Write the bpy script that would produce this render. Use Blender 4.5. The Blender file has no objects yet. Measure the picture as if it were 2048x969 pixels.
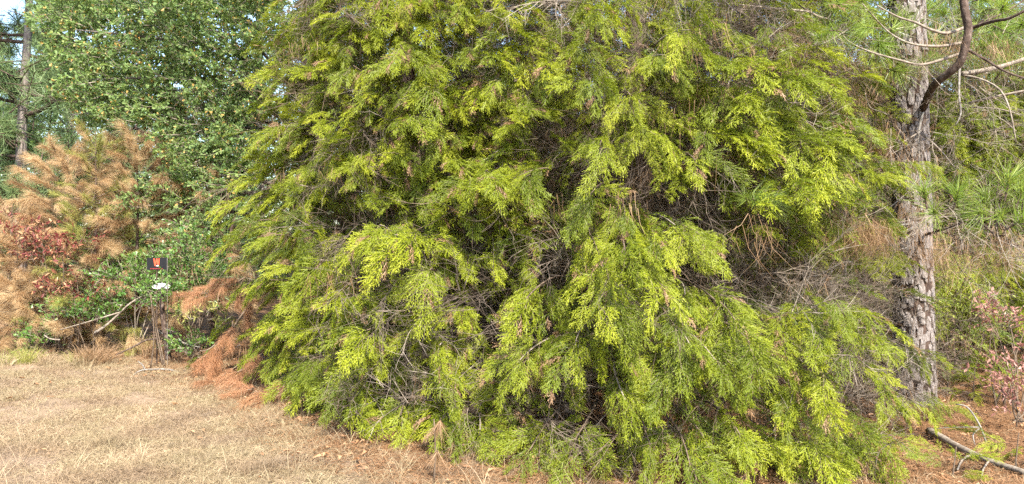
import bpy, math, random
import numpy as np
from mathutils import Vector, Matrix, Euler

rng = np.random.default_rng(7)
random.seed(7)
scene = bpy.context.scene
COL = scene.collection
R = math.radians

# ------------------------------------------------------------------ camera, sky, sun, exposure
CAMZ = 1.6
FPX = 1517.0                      # focal length in photograph pixels (2048 wide)
cam_d = bpy.data.cameras.new('camera')
cam_d.sensor_width = 36.0
cam_d.lens = 36.0 * FPX / 2048.0
cam_d.clip_start = 0.05
cam_d.clip_end = 2000
cam = bpy.data.objects.new('camera', cam_d)
COL.objects.link(cam)
cam.location = (0, 0, CAMZ)
cam.rotation_euler = (R(90), 0, 0)
scene.camera = cam

SUN_AZ = R(163)                   # clockwise from +Y: behind the camera, to its right
SUN_EL = R(47)
world = bpy.data.worlds.new('World')
scene.world = world
world.use_nodes = True
wn = world.node_tree
sky = wn.nodes.new('ShaderNodeTexSky')
sky.sky_type = 'NISHITA'
sky.sun_disc = False
sky.sun_elevation = SUN_EL
sky.sun_rotation = SUN_AZ
sky.dust_density = 1.2
sky.air_density = 1.0
sky.ozone_density = 1.0
bg = wn.nodes['Background']
bg.inputs['Strength'].default_value = 0.15
wn.links.new(sky.outputs['Color'], bg.inputs['Color'])

sun_d = bpy.data.lights.new('sun', 'SUN')
sun_d.energy = 4.2
sun_d.angle = R(0.6)
sun_d.color = (1.0, 0.945, 0.84)
sun = bpy.data.objects.new('sun', sun_d)
COL.objects.link(sun)
sdir = Vector((math.sin(SUN_AZ) * math.cos(SUN_EL), math.cos(SUN_AZ) * math.cos(SUN_EL), math.sin(SUN_EL)))
sun.rotation_euler = sdir.to_track_quat('Z', 'Y').to_euler()
sun.location = sdir * 30

vs = scene.view_settings
vs.view_transform = 'Standard'
vs.look = 'None'
vs.gamma = 1.0
vs.use_curve_mapping = False
vs.exposure = 2.13
cy = scene.cycles
cy.max_bounces = 5
cy.diffuse_bounces = 4
cy.glossy_bounces = 2
cy.transmission_bounces = 2
cy.use_denoising = False
cy.adaptive_threshold = .02
cy.transparent_max_bounces = 4
cy.caustics_reflective = False
cy.caustics_refractive = False

# ------------------------------------------------------------------ placing helpers
def W(px, py, Y):
    """point at distance Y seen at photograph position (px, py)"""
    return Vector(((px - 1024.0) / FPX * Y, Y, CAMZ - (py - 484.5) / FPX * Y))

def U(a, b):
    return float(rng.uniform(a, b))

def gz(x, y):
    """height of the ground"""
    return (0.035 * np.sin(x * 0.9 + 0.6) * np.cos(y * 0.7) + 0.02 * np.sin(x * 2.3 + y * 1.7)
            + 0.012 * np.sin(x * 5.1 - y * 4.3) - 0.02)

_TLX = np.array([-60, -8.8, -6.6, -4.4, -3.2, -2.1, -1.35, -0.1, 0.6, 1.9, 3.0, 60])
_TLY = np.array([13.2, 13.0, 11.3, 10.1, 9.0, 7.3, 6.1, 5.5, 5.15, 5.1, 5.1, 5.0])
def treeline(x):
    return np.interp(x, _TLX, _TLY)
_FPX = np.array([380, 460, 500, 600, 700, 850, 1000, 1200, 1600, 1900, 2100])
_FY = np.array([9.4, 8.8, 8.4, 7.3, 6.4, 6.0, 5.75, 5.35, 5.3, 5.4, 5.5])
def face(px, py):
    """distance of the leafy face of the cedars at a photograph position"""
    y0 = float(np.interp(px, _FPX, _FY))
    z = CAMZ - (py - 484.5) / FPX * y0
    return y0 + 0.24 * max(z, 0)

def inpoly(x, y, poly):
    c = False
    n = len(poly)
    for i in range(n):
        x0, y0 = poly[i]; x1, y1 = poly[i - 1]
        if (y0 > y) != (y1 > y) and x < (x1 - x0) * (y - y0) / (y1 - y0) + x0:
            c = not c
    return c

def darts(poly, spacing, holes=(), keep=0.0, tries=4000):
    """scattered positions inside an outline, apart from each other, few in the holes"""
    xs = [p[0] for p in poly]; ys = [p[1] for p in poly]
    out = []
    for _ in range(tries):
        x = U(min(xs), max(xs)); y = U(min(ys), max(ys))
        if not inpoly(x, y, poly):
            continue
        bad = False
        for hx, hy, rx, ry in holes:
            if ((x - hx) / rx) ** 2 + ((y - hy) / ry) ** 2 < 1 and rng.random() > keep:
                bad = True; break
        if bad:
            continue
        if any((x - a) ** 2 + (y - b) ** 2 < spacing * spacing for a, b in out):
            continue
        out.append((x, y))
    return out

# ------------------------------------------------------------------ materials
def new_mat(name):
    m = bpy.data.materials.new(name)
    m.use_nodes = True
    nt = m.node_tree
    nt.nodes.clear()
    out = nt.nodes.new('ShaderNodeOutputMaterial')
    return m, nt, out

def ramp_node(nt, stops):
    r = nt.nodes.new('ShaderNodeValToRGB')
    el = r.color_ramp.elements
    while len(el) < len(stops):
        el.new(0.5)
    for e, (p, c) in zip(el, stops):
        e.position = p
        e.color = (*c, 1)
    return r

def leaf_mat(name, cols, transl=0.35, rough=0.55, spec=0.3, rand=0.35, tboost=(1.15, 1.15, 0.8), patch=None):
    """leaves: colour from the piece's own tint and the spray's chance, some light passing through"""
    m, nt, out = new_mat(name)
    at = nt.nodes.new('ShaderNodeAttribute'); at.attribute_name = 'tint'
    oi = nt.nodes.new('ShaderNodeObjectInfo')
    mx = nt.nodes.new('ShaderNodeMix'); mx.data_type = 'FLOAT'
    mx.inputs[0].default_value = rand
    nt.links.new(at.outputs['Fac'], mx.inputs[2])
    nt.links.new(oi.outputs['Random'], mx.inputs[3])
    n = len(cols)
    rp = ramp_node(nt, [(i / (n - 1), c) for i, c in enumerate(cols)])
    nt.links.new(mx.outputs[0], rp.inputs[0])
    if patch:
        # plants of another colour in patches, by where the tuft stands
        no = nt.nodes.new('ShaderNodeTexNoise'); no.inputs['Scale'].default_value = patch[0]; no.inputs['Detail'].default_value = 4
        nt.links.new(oi.outputs['Location'], no.inputs['Vector'])
        pr = ramp_node(nt, patch[1])
        nt.links.new(no.outputs['Fac'], pr.inputs[0])
        pm = nt.nodes.new('ShaderNodeMix'); pm.data_type = 'RGBA'; pm.blend_type = 'MULTIPLY'; pm.inputs[0].default_value = 1
        nt.links.new(rp.outputs[0], pm.inputs[6]); nt.links.new(pr.outputs[0], pm.inputs[7])
        rp = pm; rp_out = pm.outputs[2]
    else:
        rp_out = rp.outputs[0]
    bs = nt.nodes.new('ShaderNodeBsdfPrincipled')
    bs.inputs['Roughness'].default_value = rough
    bs.inputs['Specular IOR Level'].default_value = spec
    nt.links.new(rp_out, bs.inputs['Base Color'])
    if transl > 0:
        tr = nt.nodes.new('ShaderNodeBsdfTranslucent')
        mul = nt.nodes.new('ShaderNodeMix'); mul.data_type = 'RGBA'; mul.blend_type = 'MULTIPLY'
        mul.inputs[0].default_value = 1.0
        nt.links.new(rp_out, mul.inputs[6])
        mul.inputs[7].default_value = (*tboost, 1)
        nt.links.new(mul.outputs[2], tr.inputs['Color'])
        ms = nt.nodes.new('ShaderNodeMixShader'); ms.inputs[0].default_value = transl
        nt.links.new(bs.outputs[0], ms.inputs[1]); nt.links.new(tr.outputs[0], ms.inputs[2])
        nt.links.new(ms.outputs[0], out.inputs[0])
    else:
        nt.links.new(bs.outputs[0], out.inputs[0])
    return m

def wood_mat(name, cols, scale=18, stretch=0.15, bump=0.5, rough=0.85):
    m, nt, out = new_mat(name)
    tc = nt.nodes.new('ShaderNodeTexCoord')
    mp = nt.nodes.new('ShaderNodeMapping'); mp.inputs['Scale'].default_value = (1, 1, stretch)
    nt.links.new(tc.outputs['Object'], mp.inputs[0])
    no = nt.nodes.new('ShaderNodeTexNoise'); no.inputs['Scale'].default_value = scale
    no.inputs['Detail'].default_value = 6; no.inputs['Roughness'].default_value = 0.65
    nt.links.new(mp.outputs[0], no.inputs['Vector'])
    n = len(cols)
    rp = ramp_node(nt, [(0.28 + 0.44 * i / (n - 1), c) for i, c in enumerate(cols)])
    nt.links.new(no.outputs['Fac'], rp.inputs[0])
    bs = nt.nodes.new('ShaderNodeBsdfPrincipled'); bs.inputs['Roughness'].default_value = rough
    bs.inputs['Specular IOR Level'].default_value = 0.15
    nt.links.new(rp.outputs[0], bs.inputs['Base Color'])
    if bump:
        bp = nt.nodes.new('ShaderNodeBump'); bp.inputs['Strength'].default_value = bump
        bp.inputs['Distance'].default_value = 0.02
        nt.links.new(no.outputs['Fac'], bp.inputs['Height'])
        nt.links.new(bp.outputs[0], bs.inputs['Normal'])
    nt.links.new(bs.outputs[0], out.inputs[0])
    return m

def plain_mat(name, col, rough=0.6, spec=0.3):
    m, nt, out = new_mat(name)
    tc = nt.nodes.new('ShaderNodeTexCoord')
    no = nt.nodes.new('ShaderNodeTexNoise'); no.inputs['Scale'].default_value = 40; no.inputs['Detail'].default_value = 4
    nt.links.new(tc.outputs['Object'], no.inputs['Vector'])
    rp = ramp_node(nt, [(0.3, tuple(c * 0.8 for c in col)), (0.7, tuple(min(1, c * 1.1) for c in col))])
    nt.links.new(no.outputs['Fac'], rp.inputs[0])
    bs = nt.nodes.new('ShaderNodeBsdfPrincipled'); bs.inputs['Roughness'].default_value = rough
    bs.inputs['Specular IOR Level'].default_value = spec
    nt.links.new(rp.outputs[0], bs.inputs['Base Color'])
    nt.links.new(bs.outputs[0], out.inputs[0])
    return m

M = {}
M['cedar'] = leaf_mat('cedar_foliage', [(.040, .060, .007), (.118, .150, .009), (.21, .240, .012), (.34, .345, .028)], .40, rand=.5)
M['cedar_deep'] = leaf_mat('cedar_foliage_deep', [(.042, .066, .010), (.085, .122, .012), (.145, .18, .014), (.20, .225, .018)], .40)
M['cedar_brown'] = leaf_mat('cedar_dead_scale', [(.10, .06, .03), (.17, .10, .05), (.24, .15, .08)], .2)
M['oak'] = leaf_mat('oak_leaf', [(.085, .145, .052), (.14, .215, .074), (.20, .27, .090), (.28, .33, .11)], .48, rough=.6, spec=.25, tboost=(1.2, 1.2, .8))
M['oak_bright'] = leaf_mat('oak_sapling_leaf', [(.04, .10, .018), (.07, .15, .026), (.11, .19, .035), (.15, .21, .04)], .33, rough=.42, spec=.5)
M['leaf_yellow'] = leaf_mat('turned_leaf', [(.30, .15, .05), (.36, .22, .06), (.40, .28, .10)], .3)
M['red_leaf'] = leaf_mat('red_leaf', [(.075, .016, .016), (.13, .028, .026), (.20, .055, .042), (.27, .12, .06)], .3, tboost=(1.3, .9, .8))
M['pink_leaf'] = leaf_mat('pink_leaf', [(.20, .08, .065), (.30, .15, .12), (.38, .23, .18)], .3, tboost=(1.2, .9, .9))
M['lime_leaf'] = leaf_mat('lime_leaf', [(.10, .13, .02), (.18, .21, .03), (.27, .29, .05)], .35)
M['pale_leaf'] = leaf_mat('pale_drying_leaf', [(.16, .19, .05), (.28, .27, .08), (.36, .28, .12)], .3)
M['needle'] = leaf_mat('pine_needle', [(.07, .125, .018), (.13, .20, .026), (.20, .27, .04), (.30, .33, .07)], .35, rough=.4, spec=.45)
M['needle_far'] = leaf_mat('far_pine_needle', [(.085, .14, .055), (.13, .19, .075), (.19, .24, .09)], .3)
M['needle_yellow'] = leaf_mat('yellowing_needle', [(.17, .19, .04), (.25, .25, .055), (.32, .28, .09)], .3)
M['needle_brown'] = leaf_mat('rust_needle', [(.25, .15, .075), (.38, .245, .125), (.47, .335, .18), (.54, .42, .25)], .4, rand=.5, tboost=(1.1, 1.0, .9))
M['straw'] = leaf_mat('hanging_straw', [(.15, .085, .042), (.23, .14, .07), (.31, .20, .11)], .25, tboost=(1.1, 1, .9))
M['grass'] = leaf_mat('dry_grass_blade', [(.165, .118, .075), (.25, .188, .120), (.325, .255, .165), (.44, .36, .25)], .3, rough=.6, tboost=(1.05, 1, .9), patch=(1.5, [(.30, (.58, .55, .54)), (.43, (.92, .84, .78)), (.52, (.95, .98, .86)), (.60, (1.05, 1.0, .92)), (.72, (1.3, 1.28, 1.22))]))
M['litter'] = leaf_mat('fallen_needle', [(.13, .06, .028), (.22, .115, .055), (.32, .19, .10)], .1)
M['dead_leaf'] = leaf_mat('fallen_leaf', [(.16, .075, .035), (.26, .135, .065), (.36, .22, .12)], .15)
M['twig_grey'] = wood_mat('grey_twig', [(.085, .065, .048), (.17, .138, .107), (.29, .25, .205)], scale=30, stretch=1, bump=0)
M['twig_dim'] = wood_mat('dim_twig', [(.055, .041, .030), (.11, .084, .063), (.20, .16, .125)], scale=30, stretch=1, bump=0)
M['twig_brown'] = wood_mat('brown_twig', [(.05, .035, .024), (.10, .072, .05), (.17, .125, .09)], scale=25, stretch=1, bump=0)
M['white_wood'] = wood_mat('bleached_wood', [(.07, .060, .050), (.14, .125, .107), (.24, .22, .195)], scale=30, stretch=1, bump=.2)
M['cedar_bark'] = wood_mat('cedar_bark', [(.055, .035, .025), (.12, .08, .058), (.20, .145, .11)], scale=26, stretch=.08, bump=.8)
M['pine_core'] = wood_mat('pine_inner_bark', [(.025, .016, .012), (.05, .032, .024), (.09, .06, .046)], scale=30, stretch=.3, bump=.8)
M['pine_plate'] = wood_mat('pine_bark_plate', [(.09, .072, .062), (.165, .14, .126), (.27, .245, .23)], scale=42, stretch=.45, bump=.9)
M['far_bark'] = wood_mat('far_pine_bark', [(.07, .055, .048), (.16, .13, .115), (.26, .22, .20)], scale=16, stretch=.2, bump=.8)
M['oak_bark'] = wood_mat('oak_bark', [(.05, .042, .036), (.12, .105, .09), (.22, .20, .175)], scale=25, stretch=.4, bump=.6)
M['limb_dark'] = wood_mat('pine_limb_bark', [(.025, .016, .012), (.065, .043, .032), (.15, .115, .095)], scale=26, stretch=.6, bump=.8)

# ------------------------------------------------------------------ mesh building
class MB:
    """collects faces with a material slot and a tint, then links them as one mesh"""
    def __init__(self):
        self.v = []; self.f = []; self.m = []; self.t = []
    def quad(self, a, b, c, d, mat=0, tint=.5):
        i = len(self.v); self.v += [a, b, c, d]
        self.f.append((i, i + 1, i + 2, i + 3)); self.m.append(mat); self.t.append(tint)
    def poly(self, pts, mat=0, tint=.5):
        i = len(self.v); self.v += list(pts)
        self.f.append(tuple(range(i, i + len(pts)))); self.m.append(mat); self.t.append(tint)
    def blade(self, p, d, ln, w, mat=0, tint=.5, side=None, fat=.45):
        """one narrow kite-shaped blade from p along d"""
        d = d.normalized()
        if side is None:
            side = Vector((U(-1, 1), U(-1, 1), U(-1, 1)))
        s = d.cross(side)
        if s.length < 1e-4:
            s = d.orthogonal()
        s.normalize()
        mid = p + d * (ln * fat)
        self.quad(p, mid - s * (w * .5), p + d * ln, mid + s * (w * .5), mat, tint)
    def strip(self, pts, w, mat=0, tint=.5, side=None):
        """a narrow ribbon along pts, ending in a point"""
        n = len(pts)
        if side is None:
            side = Vector((U(-1, 1), U(-1, 1), U(-1, 1)))
        L = []; Rr = []
        for k, p in enumerate(pts):
            d = (pts[min(k + 1, n - 1)] - pts[max(k - 1, 0)])
            s = d.cross(side)
            if s.length < 1e-6:
                s = d.orthogonal()
            s.normalize()
            ww = w * .5 * (1 - .85 * k / (n - 1))
            L.append(p - s * ww); Rr.append(p + s * ww)
        for k in range(n - 1):
            self.quad(L[k], L[k + 1], Rr[k + 1], Rr[k], mat, tint)
    def tube(self, pts, rad, sides=5, mat=0, tint=.5, cap=True, wob=0.0):
        n = len(pts); base = len(self.v)
        prev = None
        for k, p in enumerate(pts):
            d = (pts[min(k + 1, n - 1)] - pts[max(k - 1, 0)]).normalized()
            if prev is None:
                a = d.orthogonal().normalized()
            else:
                a = (prev - d * prev.dot(d))
                a = a.normalized() if a.length > 1e-6 else d.orthogonal().normalized()
            prev = a
            b = d.cross(a)
            for s in range(sides):
                an = 2 * math.pi * s / sides
                r = rad[k] * (1 + (U(-wob, wob) if wob else 0))
                self.v.append(p + a * (math.cos(an) * r) + b * (math.sin(an) * r))
        for k in range(n - 1):
            for s in range(sides):
                i = base + k * sides + s; j = base + k * sides + (s + 1) % sides
                self.f.append((i, j, j + sides, i + sides)); self.m.append(mat); self.t.append(tint)
        if cap:
            self.f.append(tuple(base + (n - 1) * sides + s for s in range(sides))); self.m.append(mat); self.t.append(tint)
            self.f.append(tuple(base + s for s in reversed(range(sides)))); self.m.append(mat); self.t.append(tint)
    def leaf(self, p, d, up, ln, w, mat=0, tint=.5, fold=.25, lobes=True):
        """a leaf folded along its midrib: narrow base, broad lobed end"""
        d = d.normalized()
        s = d.cross(up)
        if s.length < 1e-4:
            s = d.orthogonal()
        s.normalize(); n = s.cross(d)
        tip = p + d * ln
        h = n * (w * fold)
        if lobes:
            for q in (-1, 1):
                a = p + d * (.42 * ln) + s * (q * .26 * w) + h * .5
                b = p + d * (.80 * ln) + s * (q * .5 * w) + h
                pts = (p, a, b, tip) if q > 0 else (p, tip, b, a)
                self.quad(*pts, mat, tint)
        else:
            for q in (-1, 1):
                a = p + d * (.3 * ln) + s * (q * .42 * w) + h
                b = p + d * (.68 * ln) + s * (q * .36 * w) + h
                pts = (p, a, b, tip) if q > 0 else (p, tip, b, a)
                self.quad(*pts, mat, tint)
    def mesh(self, name, mats, smooth=False):
        me = bpy.data.meshes.new(name)
        me.from_pydata([tuple(v) for v in self.v], [], self.f)
        for m in mats:
            me.materials.append(M[m] if isinstance(m, str) else m)
        if len(mats) > 1:
            me.polygons.foreach_set('material_index', np.array(self.m, dtype=np.int32))
        a = me.attributes.new('tint', 'FLOAT', 'FACE')
        a.data.foreach_set('value', np.array(self.t, dtype=np.float32))
        if smooth:
            me.polygons.foreach_set('use_smooth', np.ones(len(self.f), dtype=bool))
        me.update()
        return me

def link(name, me, parent=None, loc=None, rot=None, scl=None):
    o = bpy.data.objects.new(name, me)
    COL.objects.link(o)
    if parent is not None:
        o.parent = parent
    if loc is not None:
        o.location = loc
    if rot is not None:
        o.rotation_euler = rot
    if scl is not None:
        o.scale = (scl, scl, scl) if isinstance(scl, (int, float)) else scl
    return o

def tag(o, label=None, cat=None, group=None, kind=None):
    if label: o['label'] = label
    if cat: o['category'] = cat
    if group: o['group'] = group
    if kind: o['kind'] = kind
    return o

def thing(name, loc, label, cat, group=None):
    return tag(link(name, None, None, loc), label, cat, group)

def aim(d, roll=0.0, upv=Vector((0, 0, 1))):
    """rotation that turns +X onto d, keeping +Z as much up as possible"""
    x = Vector(d).normalized()
    y = upv.cross(x)
    if y.length < 1e-3:
        y = Vector((0, 1, 0)).cross(x)
    y.normalize(); z = x.cross(y)
    m = Matrix((x, y, z)).transposed() @ Matrix.Rotation(roll, 3, 'X')
    return m.to_euler()

_tpl = {}
def scatter(name, templates, P, E, S, parent=None, loc=(0, 0, 0), kind='stuff'):
    """one object made of many small pieces: geometry nodes put a template at every point"""
    n = len(P)
    me = bpy.data.meshes.new(name)
    me.vertices.add(n)
    me.vertices.foreach_set('co', np.asarray(P, dtype=np.float32).ravel())
    a = me.attributes.new('rot', 'FLOAT_VECTOR', 'POINT'); a.data.foreach_set('vector', np.asarray(E, dtype=np.float32).ravel())
    S = np.asarray(S, dtype=np.float32)
    if S.ndim == 1:
        S = np.repeat(S[:, None], 3, 1)
    a = me.attributes.new('scl', 'FLOAT_VECTOR', 'POINT'); a.data.foreach_set('vector', S.ravel())
    a = me.attributes.new('idx', 'INT', 'POINT'); a.data.foreach_set('value', rng.integers(0, len(templates), n).astype(np.int32))
    o = link(name, me, parent, loc)
    ng = bpy.data.node_groups.new(name, 'GeometryNodeTree')
    ng.interface.new_socket('Geometry', in_out='INPUT', socket_type='NodeSocketGeometry')
    ng.interface.new_socket('Geometry', in_out='OUTPUT', socket_type='NodeSocketGeometry')
    N = ng.nodes; Lk = ng.links
    gi = N.new('NodeGroupInput'); go = N.new('NodeGroupOutput')
    iop = N.new('GeometryNodeInstanceOnPoints')
    jn = N.new('GeometryNodeJoinGeometry')
    for t in templates:
        if t.name not in _tpl:
            _tpl[t.name] = bpy.data.objects.new('template_' + t.name, t)
        oi = N.new('GeometryNodeObjectInfo'); oi.inputs['Object'].default_value = _tpl[t.name]
        g2 = N.new('GeometryNodeGeometryToInstance')
        Lk.new(oi.outputs['Geometry'], g2.inputs[0]); Lk.new(g2.outputs[0], jn.inputs[0])
    def attr(nm, ty):
        q = N.new('GeometryNodeInputNamedAttribute'); q.data_type = ty; q.inputs['Name'].default_value = nm
        return q.outputs['Attribute']
    e2r = N.new('FunctionNodeEulerToRotation')
    Lk.new(attr('rot', 'FLOAT_VECTOR'), e2r.inputs[0])
    Lk.new(gi.outputs[0], iop.inputs['Points'])
    Lk.new(jn.outputs[0], iop.inputs['Instance'])
    iop.inputs['Pick Instance'].default_value = True
    Lk.new(attr('idx', 'INT'), iop.inputs['Instance Index'])
    Lk.new(e2r.outputs[0], iop.inputs['Rotation'])
    Lk.new(attr('scl', 'FLOAT_VECTOR'), iop.inputs['Scale'])
    Lk.new(iop.outputs[0], go.inputs[0])
    md = o.modifiers.new('scatter', 'NODES'); md.node_group = ng
    if kind:
        o['kind'] = kind
    return o

def curve3(a, b, c, n):
    """points of a bent line a-b-c"""
    out = []
    for k in range(n):
        t = k / (n - 1)
        out.append(a * (1 - t) ** 2 + b * (2 * t * (1 - t)) + c * t * t)
    return out

def rv(s=1.0):
    return Vector((U(-s, s), U(-s, s), U(-s, s)))

# ------------------------------------------------------------------ templates: sprays, tufts, twigs (grow along +X)
def cedar_spray(name, droop, lift, mats, L=.36, n2=15, w=.0056, brown=.06, spread=.17, thin=1.0):
    """a feathery cedar spray: a bent axis, side twigs in a loose fan, scale twiglets on those"""
    b = MB()
    ax = curve3(Vector((0, 0, 0)), Vector((L * .55, U(-.03, .03), L * (.06 if droop > .2 else .12))), Vector((L, U(-.05, .05), -L * droop)), 9)
    for k in range(8):
        b.blade(ax[k], ax[k + 1] - ax[k], (ax[k + 1] - ax[k]).length * 1.2, .005, 1, .5)
    for i in range(n2):
        t = .08 + .92 * i / (n2 - 1)
        f = t * 8; k = min(int(f), 7)
        p = ax[k].lerp(ax[k + 1], f - k)
        fw = (ax[k + 1] - ax[k]).normalized()
        sd = 1 if i % 2 else -1
        l2 = spread * (1.05 - .55 * t) * U(.55, 1.25)
        phi = sd * R(U(38, 70)) * (1 - .6 * t)
        d = Vector((math.cos(phi), math.sin(phi), U(-.25, .45) + lift * .4))
        d = (d + fw * .35).normalized()
        end = p + d * l2 + Vector((0, 0, lift * l2 * .6 - droop * l2 * .8))
        cv = curve3(p, p + d * (l2 * .55), end, 5)
        for q in range(4):
            b.blade(cv[q], cv[q + 1] - cv[q], (cv[q + 1] - cv[q]).length * 1.15, .0034, 1, .4)
        dead = rng.random() < brown
        mt = 2 if dead else 0
        n3 = max(4, int((5 + 6 * l2 / spread) * thin))
        for j in range(n3):
            tt = min(1, max(0, .10 + .90 * (j + U(-.3, .3)) / (n3 - 1)))
            g = tt * 4; q = min(int(g), 3)
            pp = cv[q].lerp(cv[q + 1], g - q)
            fd = (cv[q + 1] - cv[q]).normalized()
            sv = Vector((0, 0, 1)).cross(fd)
            sv = sv.normalized() if sv.length > .05 else Vector((0, 1, 0))
            s3 = (1 if j % 2 else -1)
            bd = (fd + sv * (s3 * U(.35, .95) * (1 - .6 * tt)) + Vector((0, 0, U(-.25, .3) + lift * .45 - droop * .45))).normalized()
            ln = U(.045, .085) * (1.1 - .4 * tt)
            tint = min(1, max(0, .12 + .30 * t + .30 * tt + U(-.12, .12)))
            nrm = Vector((0, 0, 1)) + rv(.7)
            e3 = pp + bd * ln + Vector((0, 0, -droop * ln * .3 + lift * ln * .2))
            b.strip([pp, pp.lerp(e3, .55) + rv(.003), e3], w * 1.1, mt, tint, side=nrm)
            for m_ in range(5):
                u = .12 + .2 * m_ + U(-.05, .05)
                p4 = pp.lerp(e3, u)
                s4 = bd.cross(nrm).normalized() * (1 if m_ % 2 else -1)
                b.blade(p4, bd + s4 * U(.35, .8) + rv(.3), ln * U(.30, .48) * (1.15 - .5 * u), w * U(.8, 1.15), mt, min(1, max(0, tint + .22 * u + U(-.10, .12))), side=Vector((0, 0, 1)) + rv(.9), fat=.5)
    return b.mesh(name, mats)

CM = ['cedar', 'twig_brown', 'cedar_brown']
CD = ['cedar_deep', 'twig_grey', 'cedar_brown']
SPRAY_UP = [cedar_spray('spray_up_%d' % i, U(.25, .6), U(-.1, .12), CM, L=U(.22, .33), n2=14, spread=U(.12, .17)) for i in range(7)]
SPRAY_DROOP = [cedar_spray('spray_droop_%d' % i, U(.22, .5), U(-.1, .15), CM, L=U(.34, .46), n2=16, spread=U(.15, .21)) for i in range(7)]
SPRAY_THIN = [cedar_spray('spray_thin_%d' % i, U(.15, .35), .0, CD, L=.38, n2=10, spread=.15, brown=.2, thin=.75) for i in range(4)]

def dead_twig(name, mat, L=.6, n=9, r=.0035, curl=.35, drop=0.0):
    b = MB()
    def grow(p, d, ln, rad, lvl):
        pts = [p]; dd = d.normalized()
        ns = 4 if lvl < 2 else 3
        for k in range(ns):
            dd = (dd + rv(curl * .5) + Vector((0, 0, -drop * .15))).normalized()
            pts.append(pts[-1] + dd * (ln / ns))
        b.tube(pts, [rad * (1 - .7 * k / ns) for k in range(ns + 1)], 3, 0, U(0, 1), cap=False)
        if lvl < 2:
            m = n if lvl == 0 else 4
            for i in range(m):
                t = U(.15, 1) * (ns - .01); k = int(t)
                q = pts[k].lerp(pts[k + 1], t - k)
                nd = (pts[k + 1] - pts[k]).normalized() + rv(.9)
                grow(q, nd, ln * U(.3, .6), rad * .6, lvl + 1)
    grow(Vector((0, 0, 0)), Vector((1, 0, 0)), L, r, 0)
    return b.mesh(name, [mat])
TWIG_FINE = [dead_twig('fine_twig_%d' % i, 'twig_dim', L=.55, n=16, r=.0026, curl=.5, drop=.4) for i in range(5)]
TWIG_GREY = [dead_twig('dead_twig_%d' % i, 'twig_grey') for i in range(5)]
TWIG_BROWN = [dead_twig('brown_twig_%d' % i, 'twig_brown') for i in range(3)]

def needle_tuft(name, mat, n=110, L=.20, w=.0038, lo=15, hi=75, sag=.12, stem=.12):
    b = MB()
    b.tube([Vector((-stem, 0, 0)), Vector((0, 0, 0)), Vector((.03, 0, 0))], [.006, .007, .003], 5, 1)
    for i in range(n):
        th = R(U(lo, hi)); ph = U(0, 6.283)
        d = Vector((math.cos(th), math.sin(th) * math.cos(ph), math.sin(th) * math.sin(ph)))
        p = Vector((U(-stem * .6, .02), 0, 0)); ln = L * U(.75, 1.12)
        m1 = p + d * (ln * .5) + Vector((0, 0, -sag * ln * .12)); e = p + d * ln + Vector((0, 0, -sag * ln))
        b.strip([p, m1, e], w, 0, U(0, 1))
    return b.mesh(name, [mat, 'limb_dark'])
TUFT = [needle_tuft('tuft_%d' % i, 'needle') for i in range(4)]
TUFT_DROP = [needle_tuft('tuft_hanging_%d' % i, 'needle', n=110, L=.22, w=.0032, lo=10, hi=95, sag=.8) for i in range(2)]
TUFT_FAR = [needle_tuft('tuft_far_%d' % i, 'needle_far', n=46, L=.26, w=.007, lo=10, hi=95, sag=.1, stem=.35) for i in range(4)]
TUFT_YEL = [needle_tuft('tuft_yellow_%d' % i, 'needle_yellow', n=45, L=.13, w=.003, lo=15, hi=60, stem=.25) for i in range(2)]

def plume(name, mat, L=.42, n=430, nl=.125, w=.0030, sag=.5, twig='twig_brown', wide=1.5):
    """a pine branch clothed in needles, like a brush"""
    b = MB()
    ax = curve3(Vector((0, 0, 0)), Vector((L * .5, 0, L * .10)), Vector((L, U(-.05, .05), U(-.02, .10))), 7)
    b.tube(ax, [.007 - .0008 * k for k in range(7)], 4, 1)
    for i in range(n):
        t = U(.12, 1) ** .8; f = t * 5.99; k = int(f)
        p = ax[k].lerp(ax[k + 1], f - k); fw = (ax[k + 1] - ax[k]).normalized()
        s = Matrix.Rotation(U(0, 6.283), 3, fw) @ fw.orthogonal().normalized()
        d = (fw + s * U(.35, wide) + rv(.25)).normalized()
        ln = nl * U(.55, 1.2)
        e = p + d * ln + Vector((0, 0, -sag * ln))
        b.strip([p, p + d * (ln * .55), e], w, 0, min(1, max(0, .25 + .4 * t + U(-.35, .35))))
    return b.mesh(name, [mat, twig])
PLUME = [plume('rust_plume_%d' % i, 'needle_brown') for i in range(4)]
M['needle_rust'] = leaf_mat('red_rust_needle', [(.24, .115, .058), (.36, .185, .095), (.46, .27, .15)], .35, rand=.4)
PLUME_DROP = [plume('rust_plume_hanging_%d' % i, 'needle_rust', L=.42, n=420, nl=.15, sag=.8, wide=1.0) for i in range(2)]
PLUME_YEL = [plume('yellow_plume_%d' % i, 'needle_yellow', L=.45, n=260) for i in range(2)]

def hanging_straw(name, n=26, L=.24):
    b = MB()
    for i in range(n):
        p = Vector((U(-.16, .16), U(-.12, .12), U(-.10, .06)))
        s = rv(.5); ln = L * U(.5, 1.1)
        b.strip([p, p + Vector((s.x * .08, s.y * .08, -ln * .5)), p + Vector((s.x * .30, s.y * .30, -ln))], .0036, 0, U(0, 1))
    return b.mesh(name, ['straw'])
STRAW = [hanging_straw('straw_%d' % i) for i in range(4)]

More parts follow.
